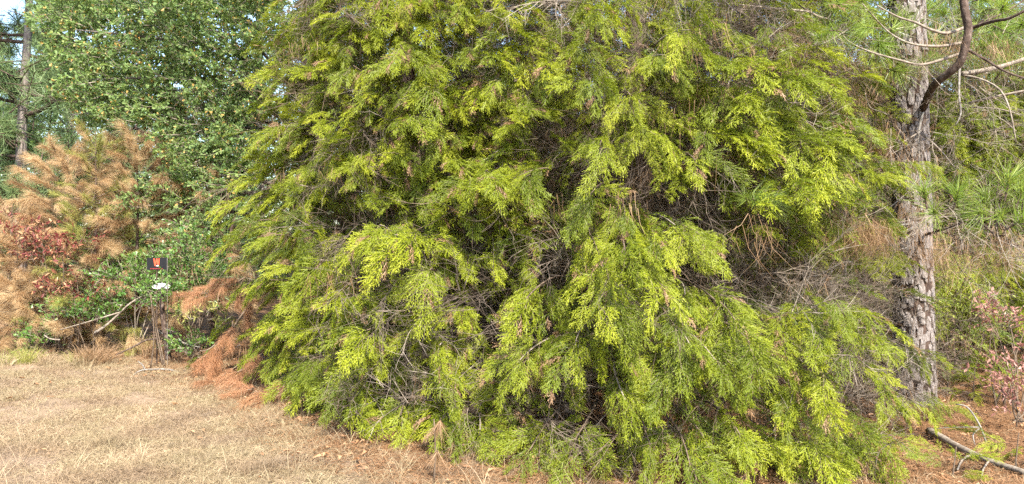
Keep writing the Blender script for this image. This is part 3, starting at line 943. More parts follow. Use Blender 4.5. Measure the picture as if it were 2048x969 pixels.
# ------------------------------------------------------------------ the thicket that closes the view behind the cedars
def thicket():
    P = []; E = []; S = []
    for _ in range(6000):
        y = U(10.2, 16); x = U(-.25, .95) * y
        if x < -3.2 and rng.random() > .35: continue
        z = U(.1, 6.6) * U(.5, 1)
        P.append((x, y, z)); E.append(tuple(aim(rv(1) + Vector((0, -.3, -.2)), U(-1, 1)))); S.append(U(1.5, 2.8))
    o = scatter('thicket', SPRAY_THIN[:3] + TWIG_FINE[:3] + TWIG_BROWN[:2] + STRAW[:2], P, E, S)
    tag(o, 'dim brown and green thicket of twigs behind the cedars', 'thicket')
    P = []; E = []; S = []
    for _ in range(5200):
        y = U(19, 44); x = U(-1.0, 1.0) * y
        z = (U(0, 1) ** 1.4) * (2.4 + .17 * y)
        P.append((x, y, z)); E.append(tuple(aim(rv(1) + Vector((0, 0, .5))))); S.append(U(3.0, 5.5))
    o = scatter('far_woods', OAK[:3] + TUFT_FAR[:2], P, E, S)
    tag(o, 'far off pale green woods seen between the trunks', 'woods')
thicket()

rng = np.random.default_rng(106)
# ------------------------------------------------------------------ young pines turned brown, on the left
def young_pine(label, px, py_tip, Y, width, plumes, tpls, n, lean=0.0, group='young pines on the left', yscale=1.0, cat='tree', zlo=.12):
    base = Vector(((px - 1024) / FPX * Y, Y, 0)); base.z = float(gz(base.x, base.y)) - .02
    H = W(px, py_tip, Y).z - base.z
    t = thing('young_pine', base, label, cat, group)
    tree_trunk('trunk', t, [Vector((lean * k / 6, .02 * math.sin(k * 2), H * k / 6)) for k in range(7)], [.035 * (1 - .13 * k) for k in range(7)], 'limb_dark', sides=7, wob=.06)
    spots = []
    for i in range(n):
        f = (i + U(0, 1)) / n
        z = H * (zlo + (.98 - zlo) * f)
        a = i * 2.39996 + U(-.4, .4)
        rr = width * (1 - f) ** .7 * U(.15, .95)
        up = U(-.35, .35) + .75 * f * f
        d = Vector((math.cos(a), math.sin(a), up)) + rv(.25)
        p = Vector((lean * z / H + math.cos(a) * rr, math.sin(a) * rr, z - .12))
        spots.append((p, d, U(.6, 1.3) * yscale, U(-2, 2)))
    crown_parts(t, base, 'plume', tpls, spots, 300)
    for i in range(9):
        z = H * U(.15, .8); a = U(0, 6.283); ln = width * (1 - z / H) * .9 + .15
        st = base + Vector((lean * z / H, 0, z)); e = st + Vector((math.cos(a) * ln, math.sin(a) * ln, .35 * ln))
        limb(t, base, 'branch', [st, st.lerp(e, .5), e], .010, .004, 'limb_dark', 4)
    return t
young_pine('rust brown dead young pine with feathery boughs, tallest, left of the oak', 125, 285, 11.6, .95, None, PLUME, 150, lean=.1)
young_pine('pale rust young pine at the very left edge below the tall grey trunk', 25, 400, 11.9, .95, None, PLUME, 115)
young_pine('yellow green young pine fading to brown between two rust ones', 192, 262, 11.1, .6, None, PLUME_YEL + PLUME[:1] + TUFT_YEL, 120)
young_pine('deep rust young pine under the oak crown, behind the small black sign', 275, 262, 11.4, .75, None, PLUME, 130)
young_pine('brown young pine half hidden between oak and cedar', 425, 345, 11.6, .55, None, PLUME, 60)
young_pine('low bushy rust pine in front of the red leaved shrub', 60, 560, 11.3, .75, None, PLUME, 80)
young_pine('olive brown small pine beside the red leaved shrub', 205, 450, 11.6, .45, None, PLUME_YEL + PLUME[:2], 40, yscale=.85)

def plume_heap(label, spots_px, tpl=PLUME_DROP, name='pine_branch', group='brown pine branches at the cedar foot'):
    px, py, Y = spots_px[0][:3]
    base = W(px, py, Y)
    t = thing(name, base, label, 'branch', group)
    pts = [W(a, b, c) for a, b, c, *_ in spots_px]
    if len(pts) > 1:
        limb(t, base, 'stem', pts, .014, .005, 'twig_brown', 5)
    for k, p in enumerate(pts):
        d = (pts[min(k + 1, len(pts) - 1)] - pts[max(k - 1, 0)])
        d = d.normalized() if d.length > 0 else Vector((0, -.3, -1))
        for q in range(3):
            link('plume', tpl[int(rng.integers(0, len(tpl)))], t, p - base + rv(.06), aim(d + rv(.8) + Vector((0, -.2, -.3)), U(-1, 1)), U(.5, 1.1))
plume_heap('rust pine bough hanging beside the leafy sapling, highest of three at the cedar foot', [(490, 555, 9.9), (455, 575, 9.7), (415, 590, 9.6)])
plume_heap('fan of rust needles hanging below, middle one at the cedar foot', [(505, 600, 9.6), (470, 650, 9.4), (445, 690, 9.3), (430, 700, 9.2)])
plume_heap('rust needles heaped on the ground at the cedar foot', [(520, 700, 8.9), (490, 735, 8.75), (455, 755, 8.7), (430, 765, 8.6)])
plume_heap('dark rust needles lying under the lowest left cedar sprays', [(570, 750, 7.9), (545, 775, 7.7), (515, 785, 7.75)])

rng = np.random.default_rng(107)
# ------------------------------------------------------------------ shrubs
def shrub(name, label, px, py, Y, hw, hh, depth, tpls, n, cat, group, stems=6, part='leafy_twig', scale=(.8, 1.3), stem_mat='twig_brown', ground=True):
    """leafy shrub filling hw by hh photograph pixels about (px, py)"""
    base = Vector(((px - 1024) / FPX * Y, Y, 0)); base.z = float(gz(base.x, base.y)) - .01
    t = thing(name, base, label, cat, group)
    spots = []
    for i in range(n):
        while True:
            a, b, c = U(-1, 1), U(-1, 1), U(-1, 1)
            if a * a + b * b + c * c < 1: break
        p = W(px + a * hw, py + b * hh, Y + c * depth)
        p.z = max(p.z, .08)
        spots.append((p - base, Vector((a, c * .8 - .3, .5)) + rv(.5), U(*scale), U(-1, 1)))
    crown_parts(t, base, part, tpls, spots, 300)
    for i in range(stems):
        p = spots[int(rng.integers(0, n))][0] + base
        st = base + Vector((U(-.1, .1), U(-.1, .1), 0))
        limb(t, base, 'stem', [st, st.lerp(p, .5) + rv(.08), p], .011, .004, stem_mat, 5)
    return t
shrub('red_shrub', 'dark red leaved shrub between rust pine boughs, largest of the red ones', 120, 500, 11.0, 75, 38, .6, REDT, 48, 'shrub', 'red shrubs on the left')
shrub('red_shrub', 'low red leaved shrub above the fallen grey branch', 145, 590, 10.9, 60, 26, .4, REDT, 34, 'shrub', 'red shrubs on the left')
shrub('red_shrub', 'small dark red shrub at the left edge', 30, 480, 11.2, 28, 40, .4, REDT, 22, 'shrub', 'red shrubs on the left')
shrub('oak_sapling', 'bright green oak sapling leaning left around the small black sign', 275, 575, 10.9, 75, 50, .4, OAKS, 120, 'sapling', 'oak saplings on the left', stem_mat='twig_grey')
shrub('oak_sapling', 'short green sapling directly below the small black sign', 318, 600, 9.75, 36, 24, .12, OAKS, 26, 'sapling', 'oak saplings on the left', stems=3, scale=(.7, 1.1))
shrub('oak_sapling', 'deep green oak sapling between the bare post and the cedar', 385, 545, 10.9, 52, 105, .45, OAKS + OAK[:2], 190, 'sapling', 'oak saplings on the left')
shrub('oak_sapling', 'green sapling with sparse leaves beside the red leaved shrub', 180, 500, 11.6, 35, 40, .3, OAKS, 45, 'sapling', 'oak saplings on the left')
shrub('oak_sapling', 'low green sapling sprawling over the fallen grey branch', 165, 635, 10.9, 75, 32, .35, OAKS, 75, 'sapling', 'oak saplings on the left')
shrub('oak_sapling', 'tiny low green sapling farthest to the left in the grass', 75, 690, 10.9, 28, 24, .25, OAKS, 24, 'sapling', 'oak saplings on the left')
shrub('pink_shrub', 'pink leaved shrub at the right edge beside the lime leaved shrub', 2010, 650, 7.6, 44, 26, .3, PINKT, 18, 'shrub', 'pink shrubs at the right edge')
shrub('pink_shrub', 'pink leaved shrub low at the right edge above the fallen limb', 2035, 790, 6.6, 30, 52, .3, PINKT, 22, 'shrub', 'pink shrubs at the right edge')
shrub('lime_shrub', 'thin shrub with small lime leaves right of the thick pine trunk', 1925, 640, 8.8, 70, 80, .5, LIMET, 130, 'shrub', None, stems=9, scale=(.7, 1.1))
shrub('leafy_plant', 'small plant with pale drying leaves beside the deep green sapling', 395, 640, 10.3, 28, 22, .2, [leaf_twig('pale_twig_%d' % i, ['pale_leaf', 'twig_grey', 'oak_bright'], n=12, ll=.10, lw=.028, odd=.2, lobes=False) for i in range(2)], 14, 'plant', None, stems=4)
shrub('leafy_plant', 'low dark green plant at the foot of the bare post', 385, 705, 10.0, 28, 14, .2, OAKS, 18, 'plant', None, stems=3)

rng = np.random.default_rng(108)
# ------------------------------------------------------------------ the thick pine on the right
def big_pine():
    Yp = 7.6
    base = Vector(((1826 - 1024) / FPX * Yp, Yp, 0))
    t = thing('pine_tree', base, 'thick trunked pine with plated grey bark and dead branches at the right', 'tree')
    axis = []
    for k in range(15):
        z = k * .6
        axis.append(Vector((-.004 * k * k * .3 + .008 * math.sin(k * .9), 0, z)))
    rad = [.205, .178, .170, .166, .163, .160, .157, .153, .149, .145, .14, .13, .12, .11, .10]
    trunk = tree_trunk('trunk', t, axis, rad, 'pine_core', sides=22, wob=.03)
    plates = []
    for v in range(7):
        b = MB()
        w = U(.025, .036); h = U(.055, .11); d = U(.011, .021)
        n = 11
        rim = []; top = []
        for k in range(n):
            a = 2 * math.pi * k / n + U(-.2, .2)
            q = U(.74, 1.2)
            y = math.copysign(abs(math.cos(a)) ** .6, math.cos(a)) * w * q; z = math.copysign(abs(math.sin(a)) ** .6, math.sin(a)) * h * q
            curve = -(y * y) / .34
            rim.append(Vector((curve - .016, y * 1.04, z * 1.03)))
            top.append(Vector((curve + d * U(.5, 1.3) - z * .05, y * .93, z * .95)))
        mid = Vector((d * 1.1, U(-.01, .01), U(-.02, .02)))
        for k in range(n):
            b.poly([top[k], top[(k + 1) % n], mid])
            b.quad(rim[k], rim[(k + 1) % n], top[(k + 1) % n], top[k])
        plates.append(b.mesh('bark_plate_%d' % v, ['pine_plate']))
    back = []
    z = .02; row = 0
    while z < 6.2:
        f = z / .6; k = min(int(f), 13); c = axis[k].lerp(axis[k + 1], f - k); r = rad[k] + (rad[k + 1] - rad[k]) * (f - k)
        m = 16
        for j in range(m):
            a = 2 * math.pi * (j + (.5 if row % 2 else 0) + U(-.16, .16)) / m
            p = Vector((c.x + math.cos(a) * (r - .002), math.sin(a) * (r - .002), z + U(-.055, .055)))
            toward = Vector((math.cos(a), math.sin(a), 0)).dot(Vector((-base.x, -base.y, 0)).normalized())
            sc = Vector((1, U(.8, 1.15) * r / .16, U(.75, 1.15)))
            rot = (U(-.12, .12), 0, a)
            if toward > -.05 and z < 4.45:
                link('bark_plate', plates[int(rng.integers(0, 7))], trunk, p, rot, tuple(sc))
            else:
                back.append((p, rot, tuple(sc)))
        z += .135; row += 1
    scatter('bark', plates, [q[0] for q in back], [q[1] for q in back], [q[2] for q in back], trunk)
    # limbs drawn from the trunk outwards: photograph position and distance, then thickness
    def br(pts, r0, r1, mat='limb_dark', name='branch', sides=6):
        return limb(t, base, name, [W(*p) for p in pts], r0, r1, mat, sides)[0]
    br([(1846, 218, 7.45), (1866, 174, 6.95), (1893, 150, 6.75), (1919, 127, 6.65), (1931, 91, 6.6), (1937, 58, 6.6), (1930, 20, 6.6), (1926, -30, 6.65), (1935, -120, 6.75)], .036, .033, sides=10)
    G = 'twig_grey'
    for pts, r0, r1, mt in [
        ([(1936, 58, 6.8), (1962, 50, 6.7), (1990, 42, 6.5), (2022, 36, 6.3), (2070, 10, 6.2)], .018, .010, 'limb_dark'),
        ([(1940, 60, 6.8), (1975, 40, 6.9), (2010, 25, 7.0), (2060, -8, 7.1)], .012, .007, 'limb_dark'),
        ([(1930, 55, 6.8), (1895, 67, 6.7), (1862, 60, 6.6), (1830, 45, 6.6), (1795, 34, 6.6), (1755, 12, 6.5)], .016, .007, G),
        ([(1924, 86, 6.85), (1880, 93, 6.7), (1832, 90, 6.6), (1800, 79, 6.6), (1770, 58, 6.6), (1725, 8, 6.5)], .014, .005, G),
        ([(1921, 107, 6.9), (1880, 121, 6.8), (1840, 130, 6.7), (1800, 121, 6.6), (1740, 104, 6.6), (1695, 82, 6.6), (1680, 58, 6.6)], .014, .005, G),
        ([(1936, 100, 6.9), (1975, 122, 6.8), (2010, 143, 6.7), (2070, 165, 6.6)], .014, .008, 'limb_dark'),
        ([(1925, 148, 6.95), (1962, 142, 7.0), (2010, 131, 7.1), (2080, 108, 7.2)], .024, .018, G),
        ([(1916, 150, 7.0), (1960, 158, 6.8), (2000, 180, 6.6), (2020, 222, 6.5), (2032, 285, 6.5)], .011, .005, G),
        ([(1919, 138, 6.95), (1918, 190, 6.85), (1922, 226, 6.8), (1911, 252, 6.8)], .012, .004, 'white_wood'),
        ([(1938, 207, 7.6), (1990, 194, 7.4), (2080, 176, 7.2)], .015, .011, G),
        ([(1944, 215, 7.5), (2000, 219, 7.3), (2040, 230, 7.2)], .009, .004, G),
        ([(1842, 262, 7.4), (1805, 285, 7.1), (1770, 300, 7.0)], .009, .003, G),
        ([(1845, 268, 7.4), (1880, 300, 7.2), (1908, 334, 7.1)], .011, .004, G),
        ([(1846, 225, 7.40), (1838, 262, 7.35), (1838, 310, 7.3), (1845, 372, 7.2)], .013, .005, 'white_wood'),
        ([(1838, 285, 7.35), (1818, 345, 7.2), (1788, 385, 7.1)], .008, .003, 'white_wood'),
        ([(1842, 345, 7.3), (1815, 385, 7.1), (1772, 421, 7.0)], .008, .003, 'white_wood'),
        ([(1812, 358, 7.15), (1790, 362, 7.1), (1774, 352, 7.05)], .006, .002, 'white_wood'),
        ([(1826, 448, 7.45), (1790, 452, 7.2), (1742, 459, 7.0)], .013, .009, 'white_wood'),
        ([(1826, 456, 7.45), (1800, 465, 7.3), (1772, 466, 7.1)], .009, .006, 'white_wood'),
        ([(1800, 455, 7.2), (1820, 490, 7.1), (1795, 500, 7.0)], .006, .003, 'white_wood'),
        ([(1740, 540, 7.2), (1700, 524, 6.8), (1668, 534, 6.7), (1640, 550, 6.65), (1614, 553, 6.6)], .009, .004, 'white_wood'),
        ([(1668, 534, 6.7), (1660, 560, 6.65), (1672, 592, 6.6)], .007, .003, 'white_wood'),
        ([(1665, 540, 6.7), (1640, 565, 6.6), (1622, 580, 6.6)], .006, .002, 'white_wood'),
        ([(1690, 527, 6.75), (1692, 545, 6.7), (1688, 562, 6.65)], .005, .002, 'white_wood'),
        ([(1660, 40, 6.9), (1638, 34, 6.8), (1612, 23, 6.8), (1555, 18, 6.7), (1462, 8, 6.7)], .012, .006, G),
        ([(1638, 34, 6.8), (1605, 15, 6.8), (1575, -10, 6.8)], .010, .006, 'limb_dark'),
        ([(1695, 60, 6.7), (1650, 86, 6.6), (1600, 97, 6.6), (1563, 92, 6.6)], .007, .004, G),
        ([(1600, 97, 6.6), (1575, 80, 6.6), (1560, 65, 6.6)], .005, .002, G),
        ([(1790, 240, 7.4), (1765, 225, 7.1), (1740, 215, 7.0), (1730, 185, 7.0)], .007, .003, G),
        ([(1850, 470, 7.4), (1900, 455, 6.6), (1950, 440, 6.2), (1990, 470, 5.9), (2010, 470, 5.8)], .012, .008, 'limb_dark')]:
        br(pts, r0, r1, mt)
    br([(1560, 470, 6.2), (1540, 430, 5.8), (1520, 408, 5.65), (1505, 398, 5.6)], .009, .005)
    stem = br([(1996, 475, 5.8), (1990, 430, 5.8), (1994, 385, 5.8), (1998, 355, 5.8)], .009, .006)
    # bare twigs on them
    P = []; E = []; S = []
    for (x0, y0, x1, y1, n, Y0) in [(1700, 10, 2048, 180, 34, 7.2), (1880, 150, 2048, 300, 16, 6.9), (1760, 240, 1900, 520, 30, 7.1), (1880, 400, 2040, 520, 22, 6.0), (1560, 10, 1700, 110, 14, 6.8)]:
        for _ in range(n):
            P.append(W(U(x0, x1), U(y0, y1), Y0 + U(-.3, .5)) - base); E.append(tuple(aim(rv(1) + Vector((0, -.3, -.2)), U(0, 6)))); S.append(U(.5, 1.1))
    scatter('dead_twigs', TWIG_GREY, P, E, S, t)
    # green tufts
    tf = []
    up = Vector((0, -.25, 1))
    for x, y, Y, d, s in [(1848, 385, 5.7, (-.3, -.2, 1), 1.1), (1915, 388, 5.8, (.1, -.3, 1), 1.05), (2018, 362, 5.6, (.1, -.2, 1), 1.25), (2044, 385, 5.6, (.3, -.1, .9), 1.1), (1972, 395, 5.8, (-.4, -.5, .6), 1.05),
                          (1868, 425, 5.8, (-.5, -.6, .3), 1.0), (1932, 432, 5.9, (0, -.8, .5), 1.05), (2046, 440, 5.6, (.4, -.5, .4), 1.2), (2000, 430, 5.7, (-.6, -.4, .5), 1.0), (1960, 425, 5.7, (-.7, -.3, .2), 1.0),
                          (1705, 400, 6.2, (-.2, -.6, .6), .9), (1725, 392, 6.3, (.2, -.6, .6), .9), (1490, 395, 5.6, (-.6, -.5, .5), .6)]:
        tf.append((x, y, Y, d, s, TUFT))
    for x, y, Y, d, s in [(1512, 402, 5.6, (0, -.7, .5), .8), (1540, 405, 5.6, (.4, -.5, .5), .7), (1735, 55, 6.4, (-1, -.3, .0), 1.1), (1660, 62, 6.4, (-.9, -.3, -.1), 1.1), (1640, 75, 6.4, (-.8, -.3, -.4), 1.0)]:
        tf.append((x, y, Y, d, s, TUFT_DROP))
    for _ in range(64):
        x = U(1640, 2075); y = U(-40, 150)
        if x < 1760 and y > 95: continue
        tf.append((x, y, U(7.3, 8.4) if 1800 < x < 1985 else U(6.5, 8.2), tuple(rv(1) + Vector((0, -.3, .1))), U(.9, 1.4), TUFT))
    for x, y, Y, d, s, tp in tf:
        link('needle_tuft', tp[int(rng.integers(0, len(tp)))], t, W(x, y, Y) - base, aim(Vector(d), U(0, 6)), s)
    # brown needles caught on the limbs
    P = []; E = []; S = []
    for x, y, Y, n, sx, sy in [(1900, 85, 6.9, 7, 30, 20), (1590, 85, 6.9, 26, 45, 45), (1720, 450, 6.4, 34, 45, 28), (1960, 490, 6.0, 13, 60, 28), (2030, 480, 5.9, 6, 30, 30), (1770, 280, 7.3, 18, 30, 40),
                               (1830, 110, 7.0, 5, 30, 30), (1700, 170, 7.3, 20, 60, 60), (1880, 500, 6.6, 7, 40, 30), (1990, 100, 7.2, 12, 40, 40), (1825, 300, 7.2, 7, 30, 60), (1800, 420, 7.1, 9, 35, 40), (1850, 480, 7.1, 8, 30, 30)]:
        for _ in range(n):
            P.append(W(x + U(-sx, sx), y + U(-sy, sy), Y + U(-.2, .3)) - base); E.append((U(-.3, .3), U(-.3, .3), U(0, 6.28))); S.append(U(.6, 1.15))
    scatter('hanging_straw', STRAW, P, E, S, t)
    # the crown above the picture
    P = []; E = []; S = []
    for _ in range(150):
        a = U(0, 6.28); r = U(.3, 2.2); z = U(5.6, 9)
        P.append((math.cos(a) * r, math.sin(a) * r, z)); E.append(tuple(aim(rv(1) + Vector((0, 0, .4))))); S.append(U(1.2, 1.8))
    scatter('crown', TUFT, P, E, S, t)
big_pine()

# ------------------------------------------------------------------ dead wood on the ground, bare post, grass clumps
def dead_branch(label, lines, mat='white_wood', name='fallen_branch', group='fallen branches'):
    base = W(*lines[0][0][0])
    t = thing(name, base, label, 'branch', group)
    for k, (pts, r0, r1) in enumerate(lines):
        limb(t, base, 'stem' if k == 0 else 'side_branch', [W(*p) for p in pts], r0, r1, mat, 7)
    return t
dead_branch('thick grey fallen limb lying on needles at the right', [
    ([(1858, 862, 6.3), (1890, 880, 6.02), (1938, 905, 5.66), (1990, 926, 5.4), (2060, 948, 5.12)], .032, .018),
    ([(1945, 908, 5.62), (1925, 920, 5.5), (1915, 940, 5.25)], .010, .006), ([(1978, 922, 5.44), (1966, 940, 5.25), (1962, 966, 5.0)], .008, .004)], 'twig_grey')
dead_branch('thin pale arching twig rising above the thick fallen limb', [
    ([(1972, 884, 5.9), (1958, 848, 5.95), (1935, 815, 6.0), (1912, 809, 6.05)], .008, .005), ([(1958, 855, 6.05), (1910, 855, 6.1), (1870, 858, 6.2)], .006, .003), ([(1958, 858, 6.05), (1946, 870, 6.0), (1950, 890, 5.95)], .006, .004)])
dead_branch('crooked pale branch lying alone in the straw below the bare post', [
    ([(372, 750, 9.35), (340, 740, 9.4), (305, 739, 9.4), (280, 742, 9.35), (265, 752, 9.25)], .013, .007), ([(290, 740, 9.4), (285, 730, 9.45), (276, 723, 9.5)], .010, .005)])
dead_branch('long grey fallen branch slanting through the green sapling', [
    ([(190, 666, 10.6), (212, 652, 10.6), (238, 628, 10.6), (262, 606, 10.6), (300, 584, 10.7)], .022, .008), ([(240, 625, 10.6), (190, 640, 10.5), (120, 660, 10.4)], .014, .005), ([(120, 680, 10.3), (100, 678, 10.3), (88, 670, 10.3)], .011, .005), ([(200, 560, 10.9), (197, 540, 10.9), (205, 525, 10.9)], .012, .006), ([(200, 560, 10.9), (190, 575, 10.9), (215, 590, 10.8)], .012, .006)], 'twig_grey')
dead_branch('tangle of thin grey twigs between bare post and rust needles', [
    ([(440, 700, 9.6), (420, 705, 9.5), (390, 728, 9.4)], .008, .003), ([(450, 695, 9.6), (420, 712, 9.5), (395, 715, 9.4)], .007, .003), ([(480, 690, 9.5), (440, 715, 9.4), (405, 735, 9.3)], .008, .003), ([(430, 690, 9.6), (415, 700, 9.5), (400, 702, 9.4)], .007, .003)], 'twig_grey')

def post():
    base = W(334, 710, 10.2); base.z = 0
    t = thing('dead_sapling', base, 'bare brown dead sapling trunk below the small black sign', 'snag')
    L = lambda pts, a, b, nm, m='limb_dark': limb(t, base, nm, [W(*p) for p in pts], a, b, m, 8)
    L([(336, 722, 10.2), (334, 690, 10.2), (328, 650, 10.2), (324, 610, 10.2), (325, 575, 10.2)], .042, .030, 'trunk')
    L([(330, 678, 10.2), (295, 680, 10.1), (265, 695, 10.0), (232, 710, 9.9)], .016, .007, 'branch')
    L([(334, 685, 10.15), (350, 680, 10.05), (378, 690, 9.95), (400, 695, 9.9)], .014, .006, 'branch', 'white_wood')
    L([(338, 675, 10.15), (341, 665, 10.1), (339, 658, 10.1)], .012, .008, 'branch', 'white_wood')
    L([(330, 672, 10.2), (315, 660, 10.15), (308, 655, 10.1)], .008, .004, 'branch', 'white_wood')
post()

def clump(label, px, py, Y, tpl, n, spread, scale, up=1.0, name='grass_clump', group='dry clumps at the edge of the verge'):
    base = W(px, py, Y); base.z = float(gz(base.x, base.y))
    t = thing(name, base, label, 'grass clump', group)
    for i in range(n):
        a = U(0, 6.28); r = spread * math.sqrt(U(0, 1))
        link('tuft', tpl[int(rng.integers(0, len(tpl)))], t, (math.cos(a) * r, math.sin(a) * r, 0), (U(-.2, .2), U(-.2, .2), U(0, 6.28)), scale * U(.8, 1.25))
def brush(name, mat, n=110, h=.4, rad=.10, lean=.45):
    b = MB()
    for i in range(n):
        a = U(0, 6.28); r = rad * math.sqrt(U(0, 1)); p = Vector((math.cos(a) * r, math.sin(a) * r, 0))
        d = Vector((math.cos(a) * lean * U(.1, 1), math.sin(a) * lean * U(.1, 1), 1)).normalized(); ln = h * U(.6, 1.1)
        d = (d + rv(.35)).normalized(); bend = Vector((d.x, d.y, -.4)) * (ln * U(.2, .7)) + rv(.03)
        b.strip([p, p + d * (ln * .45), p + d * (ln * .8) + bend * .4, p + d * ln + bend], .0055, 0, U(0, 1))
    return b.mesh(name, [mat])
M['clump_brown'] = leaf_mat('brown_clump_blade', [(.17, .10, .055), (.26, .16, .085), (.34, .23, .13)], .3)
BR_B = [brush('brown_brush_%d' % i, 'clump_brown') for i in range(2)]
BR_Y = [brush('yellow_brush_%d' % i, 'needle_yellow', n=70, h=.3) for i in range(2)]
BR_S = [brush('straw_brush_%d' % i, 'grass', n=80, h=.25, lean=.9) for i in range(2)]
clump('bushy rust brown clump of dry grass left of the bare sapling trunk', 188, 722, 9.9, BR_B, 8, .16, .85)
clump('yellowish brown grass clump behind the bare sapling trunk', 280, 665, 10.7, BR_B + BR_Y, 9, .30, .85)
clump('low yellow green clump at the verge edge, leftmost', 60, 735, 9.8, BR_Y + BR_S, 8, .32, .8)
clump('low yellow green clump beside the bushy rust clump', 120, 742, 9.6, BR_Y + BR_S[:1], 8, .28, .7)
clump('small straw clump in the open verge near the left edge', 30, 805, 7.6, BR_S, 4, .08, .55)
clump('small golden straw clump in the middle of the open verge', 208, 898, 5.95, BR_S, 4, .07, .40)
clump('pale straw clump at the bottom beside the verge', 510, 945, 5.35, BR_S, 5, .12, .55)

SPRIG = [needle_tuft('dead_whorl_%d' % i, 'straw', n=90, L=.17, w=.004, lo=120, hi=174, sag=0, stem=.03) for i in range(2)]
def dead_sprig():
    base = W(868, 965, 5.05); base.z = float(gz(base.x, base.y))
    t = thing('pine_sprig', base, 'lone upright dead pine sprig standing in the verge below the cedars', 'sprig')
    for z, s in ((.20, .85), (.40, .95)):
        link('needle_whorl', SPRIG[int(rng.integers(0, 2))], t, (.03 * z / .3, 0, z), aim(Vector((.12, -.1, 1)), U(0, 6)), s)
    limb(t, base, 'stem', [base, base + Vector((.01, 0, .2)), base + Vector((0, 0, .42))], .008, .004, 'twig_brown', 5)
dead_sprig()

# ------------------------------------------------------------------ the small sign
def sign():
    Y = 9.85
    c = W(314, 528, Y)
    base = Vector((c.x, Y, 0))
    t = thing('yard_sign', base, 'small black sign with a red letter W among green leaves', 'sign')
    black = plain_mat('sign_black', (.007, .007, .008), .6, .2); red = plain_mat('sign_red', (.50, .065, .025), .6); dred = plain_mat('sign_dark_red', (.22, .02, .02), .5)
    white = plain_mat('sign_white', (.75, .75, .72), .6)
    w, h = .262, .158
    def box(name, x0, x1, y0, y1, z0, z1, m, parent=t):
        b = MB()
        V = [Vector((x, y, z)) for z in (z0, z1) for y in (y0, y1) for x in (x0, x1)]
        b.v = V; b.f = [(0, 2, 3, 1), (4, 5, 7, 6), (0, 1, 5, 4), (2, 6, 7, 3), (0, 4, 6, 2), (1, 3, 7, 5)]; b.m = [0] * 6; b.t = [.5] * 6
        return link(name, b.mesh(name, [m]), parent)
    cz = c.z
    pan = box('panel', -w / 2, w / 2, -.003, .003, cz - h / 2, cz + h / 2, black)
    # tall condensed W
    b = MB()
    def stroke(x0, z0, x1, z1, sw):
        b.quad(Vector((x0 - sw, -.0052, z0)), Vector((x1 - sw, -.0052, z1)), Vector((x1 + sw, -.0052, z1)), Vector((x0 + sw, -.0052, z0)))
    top = cz + h * .44; bot = cz - h * .19
    stroke(-.037, top, -.021, bot, .0085); b2 = b
    b = b2
    def stroke2(x0, z0, x1, z1, sw, off):
        b.quad(Vector((x0 - sw, off, z0)), Vector((x1 - sw, off, z1)), Vector((x1 + sw, off, z1)), Vector((x0 + sw, off, z0)))
    stroke2(-.021, bot, -.001, top, .0075, -.0055); stroke2(-.001, top, .020, bot, .0085, -.0059); stroke2(.020, bot, .030, top, .0080, -.0064)
    link('letter', b.mesh('letter', [red]), pan)
    for k, (x, wd) in enumerate([(-.004, .006), (.004, .005), (.012, .007), (.020, .004)]):
        box('small_mark', x, x + wd, -.0095, -.0072, cz - h * .20, cz - h * .20 + .012, white, pan)
    for k in range(9):
        box('small_mark', -.085 + k * .019, -.085 + k * .019 + U(.009, .014), -.0068, -.0032, cz - h * .44, cz - h * .36, dred, pan)
    box('stake', w / 2 + .002, w / 2 + .007, -.006, .006, 0, cz + h * .5, M['white_wood'])
    box('post', -.012, .000, .004, .014, 0, cz - h * .5 + .03, M['limb_dark'])
sign()

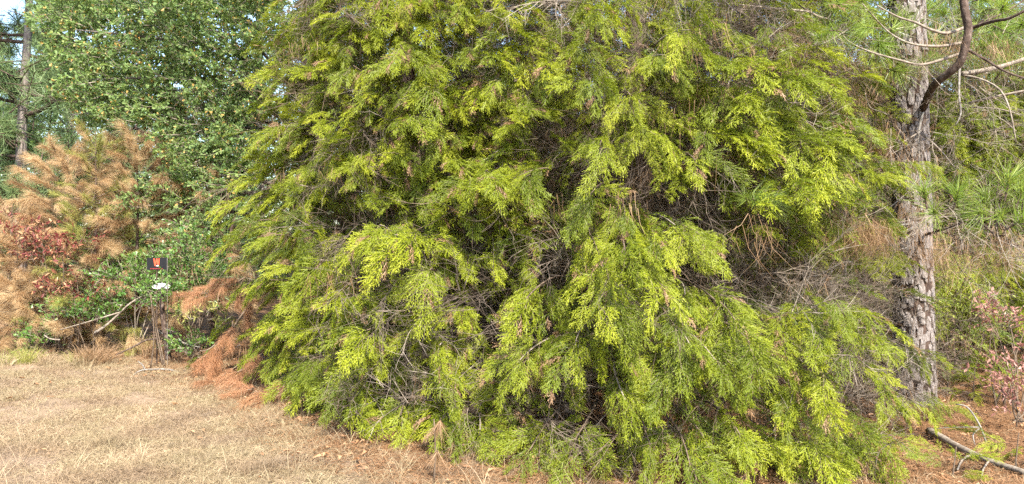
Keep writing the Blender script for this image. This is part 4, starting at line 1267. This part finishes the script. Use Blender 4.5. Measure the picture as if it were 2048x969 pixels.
def litter_bag():
    base = W(322, 573, 10.45)
    b = MB()
    n = 12
    for layer in range(2):
        pass
    pts = [[Vector((.13 * (i / 5 - .5) * 2 * (1 - .2 * abs(j - 2)), U(-.02, .02), .022 * (j - 2) * (1 + U(-.2, .2)) + U(-.01, .01))) for i in range(6)] for j in range(5)]
    for j in range(4):
        for i in range(5):
            b.quad(pts[j][i], pts[j][i + 1], pts[j + 1][i + 1], pts[j + 1][i])
    o = link('paper_scrap', b.mesh('paper_scrap', [plain_mat('white_paper', (.75, .75, .73), .6)]), None, base)
    so = o.modifiers.new('thickness', 'SOLIDIFY'); so.thickness = .006
    tag(o, 'crumpled white scrap caught below the small black sign', 'litter')
litter_bag()

# ------------------------------------------------------------------ low greenery at the lower right
def seedling(label, px, py, Y, n, size, spread):
    base = W(px, py, Y); base.z = float(gz(base.x, base.y))
    t = thing('cedar_seedling', base, label, 'seedling', 'cedar seedlings at the lower right')
    limb(t, base, 'stem', [base, base + Vector((.01, 0, .12 * size)), base + Vector((.02, -.01, .28 * size))], .008, .003, 'twig_brown', 5)
    for i in range(n):
        a = i * 2.4 + U(-.3, .3); z = U(.05, .28) * size
        link('spray', SPRAY_DROOP[int(rng.integers(0, 7))], t, (math.cos(a) * spread * .3, math.sin(a) * spread * .3, z), aim(Vector((math.cos(a), math.sin(a), U(0, .6))), U(-1, 1)), U(.45, .7) * size)
seedling('small cedar seedling in front of the thick fallen limb', 1905, 962, 5.2, 6, .8, .2)
seedling('small cedar seedling in the lower right corner', 2030, 955, 5.3, 7, 1.0, .25)
seedling('dim cedar seedling behind the thick pine, left of the pink shrub', 1945, 790, 7.9, 8, 1.2, .3)
seedling('dim cedar seedling close to the foot of the thick pine', 1895, 760, 8.4, 8, 1.2, .3)

# ------------------------------------------------------------------ small sticks and bits lying on the verge
def ground_sticks():
    P = []; E = []; S = []
    for _ in range(260):
        y = 4 + 8.5 * rng.random(); x = U(-.72, .62) * y
        d = y - treeline(x)
        if d < -1.2 and rng.random() > .3: continue
        P.append((x, y, float(gz(x, y)) + .015)); E.append((U(-.1, .1), U(-.08, .08), U(0, 6.28))); S.append((U(.25, .6), U(.25, .6), U(.06, .15)))
    tag(scatter('fallen_twigs', TWIG_GREY + TWIG_BROWN, P, E, S), 'small bare twigs lying about under the trees', 'twigs')
ground_sticks()
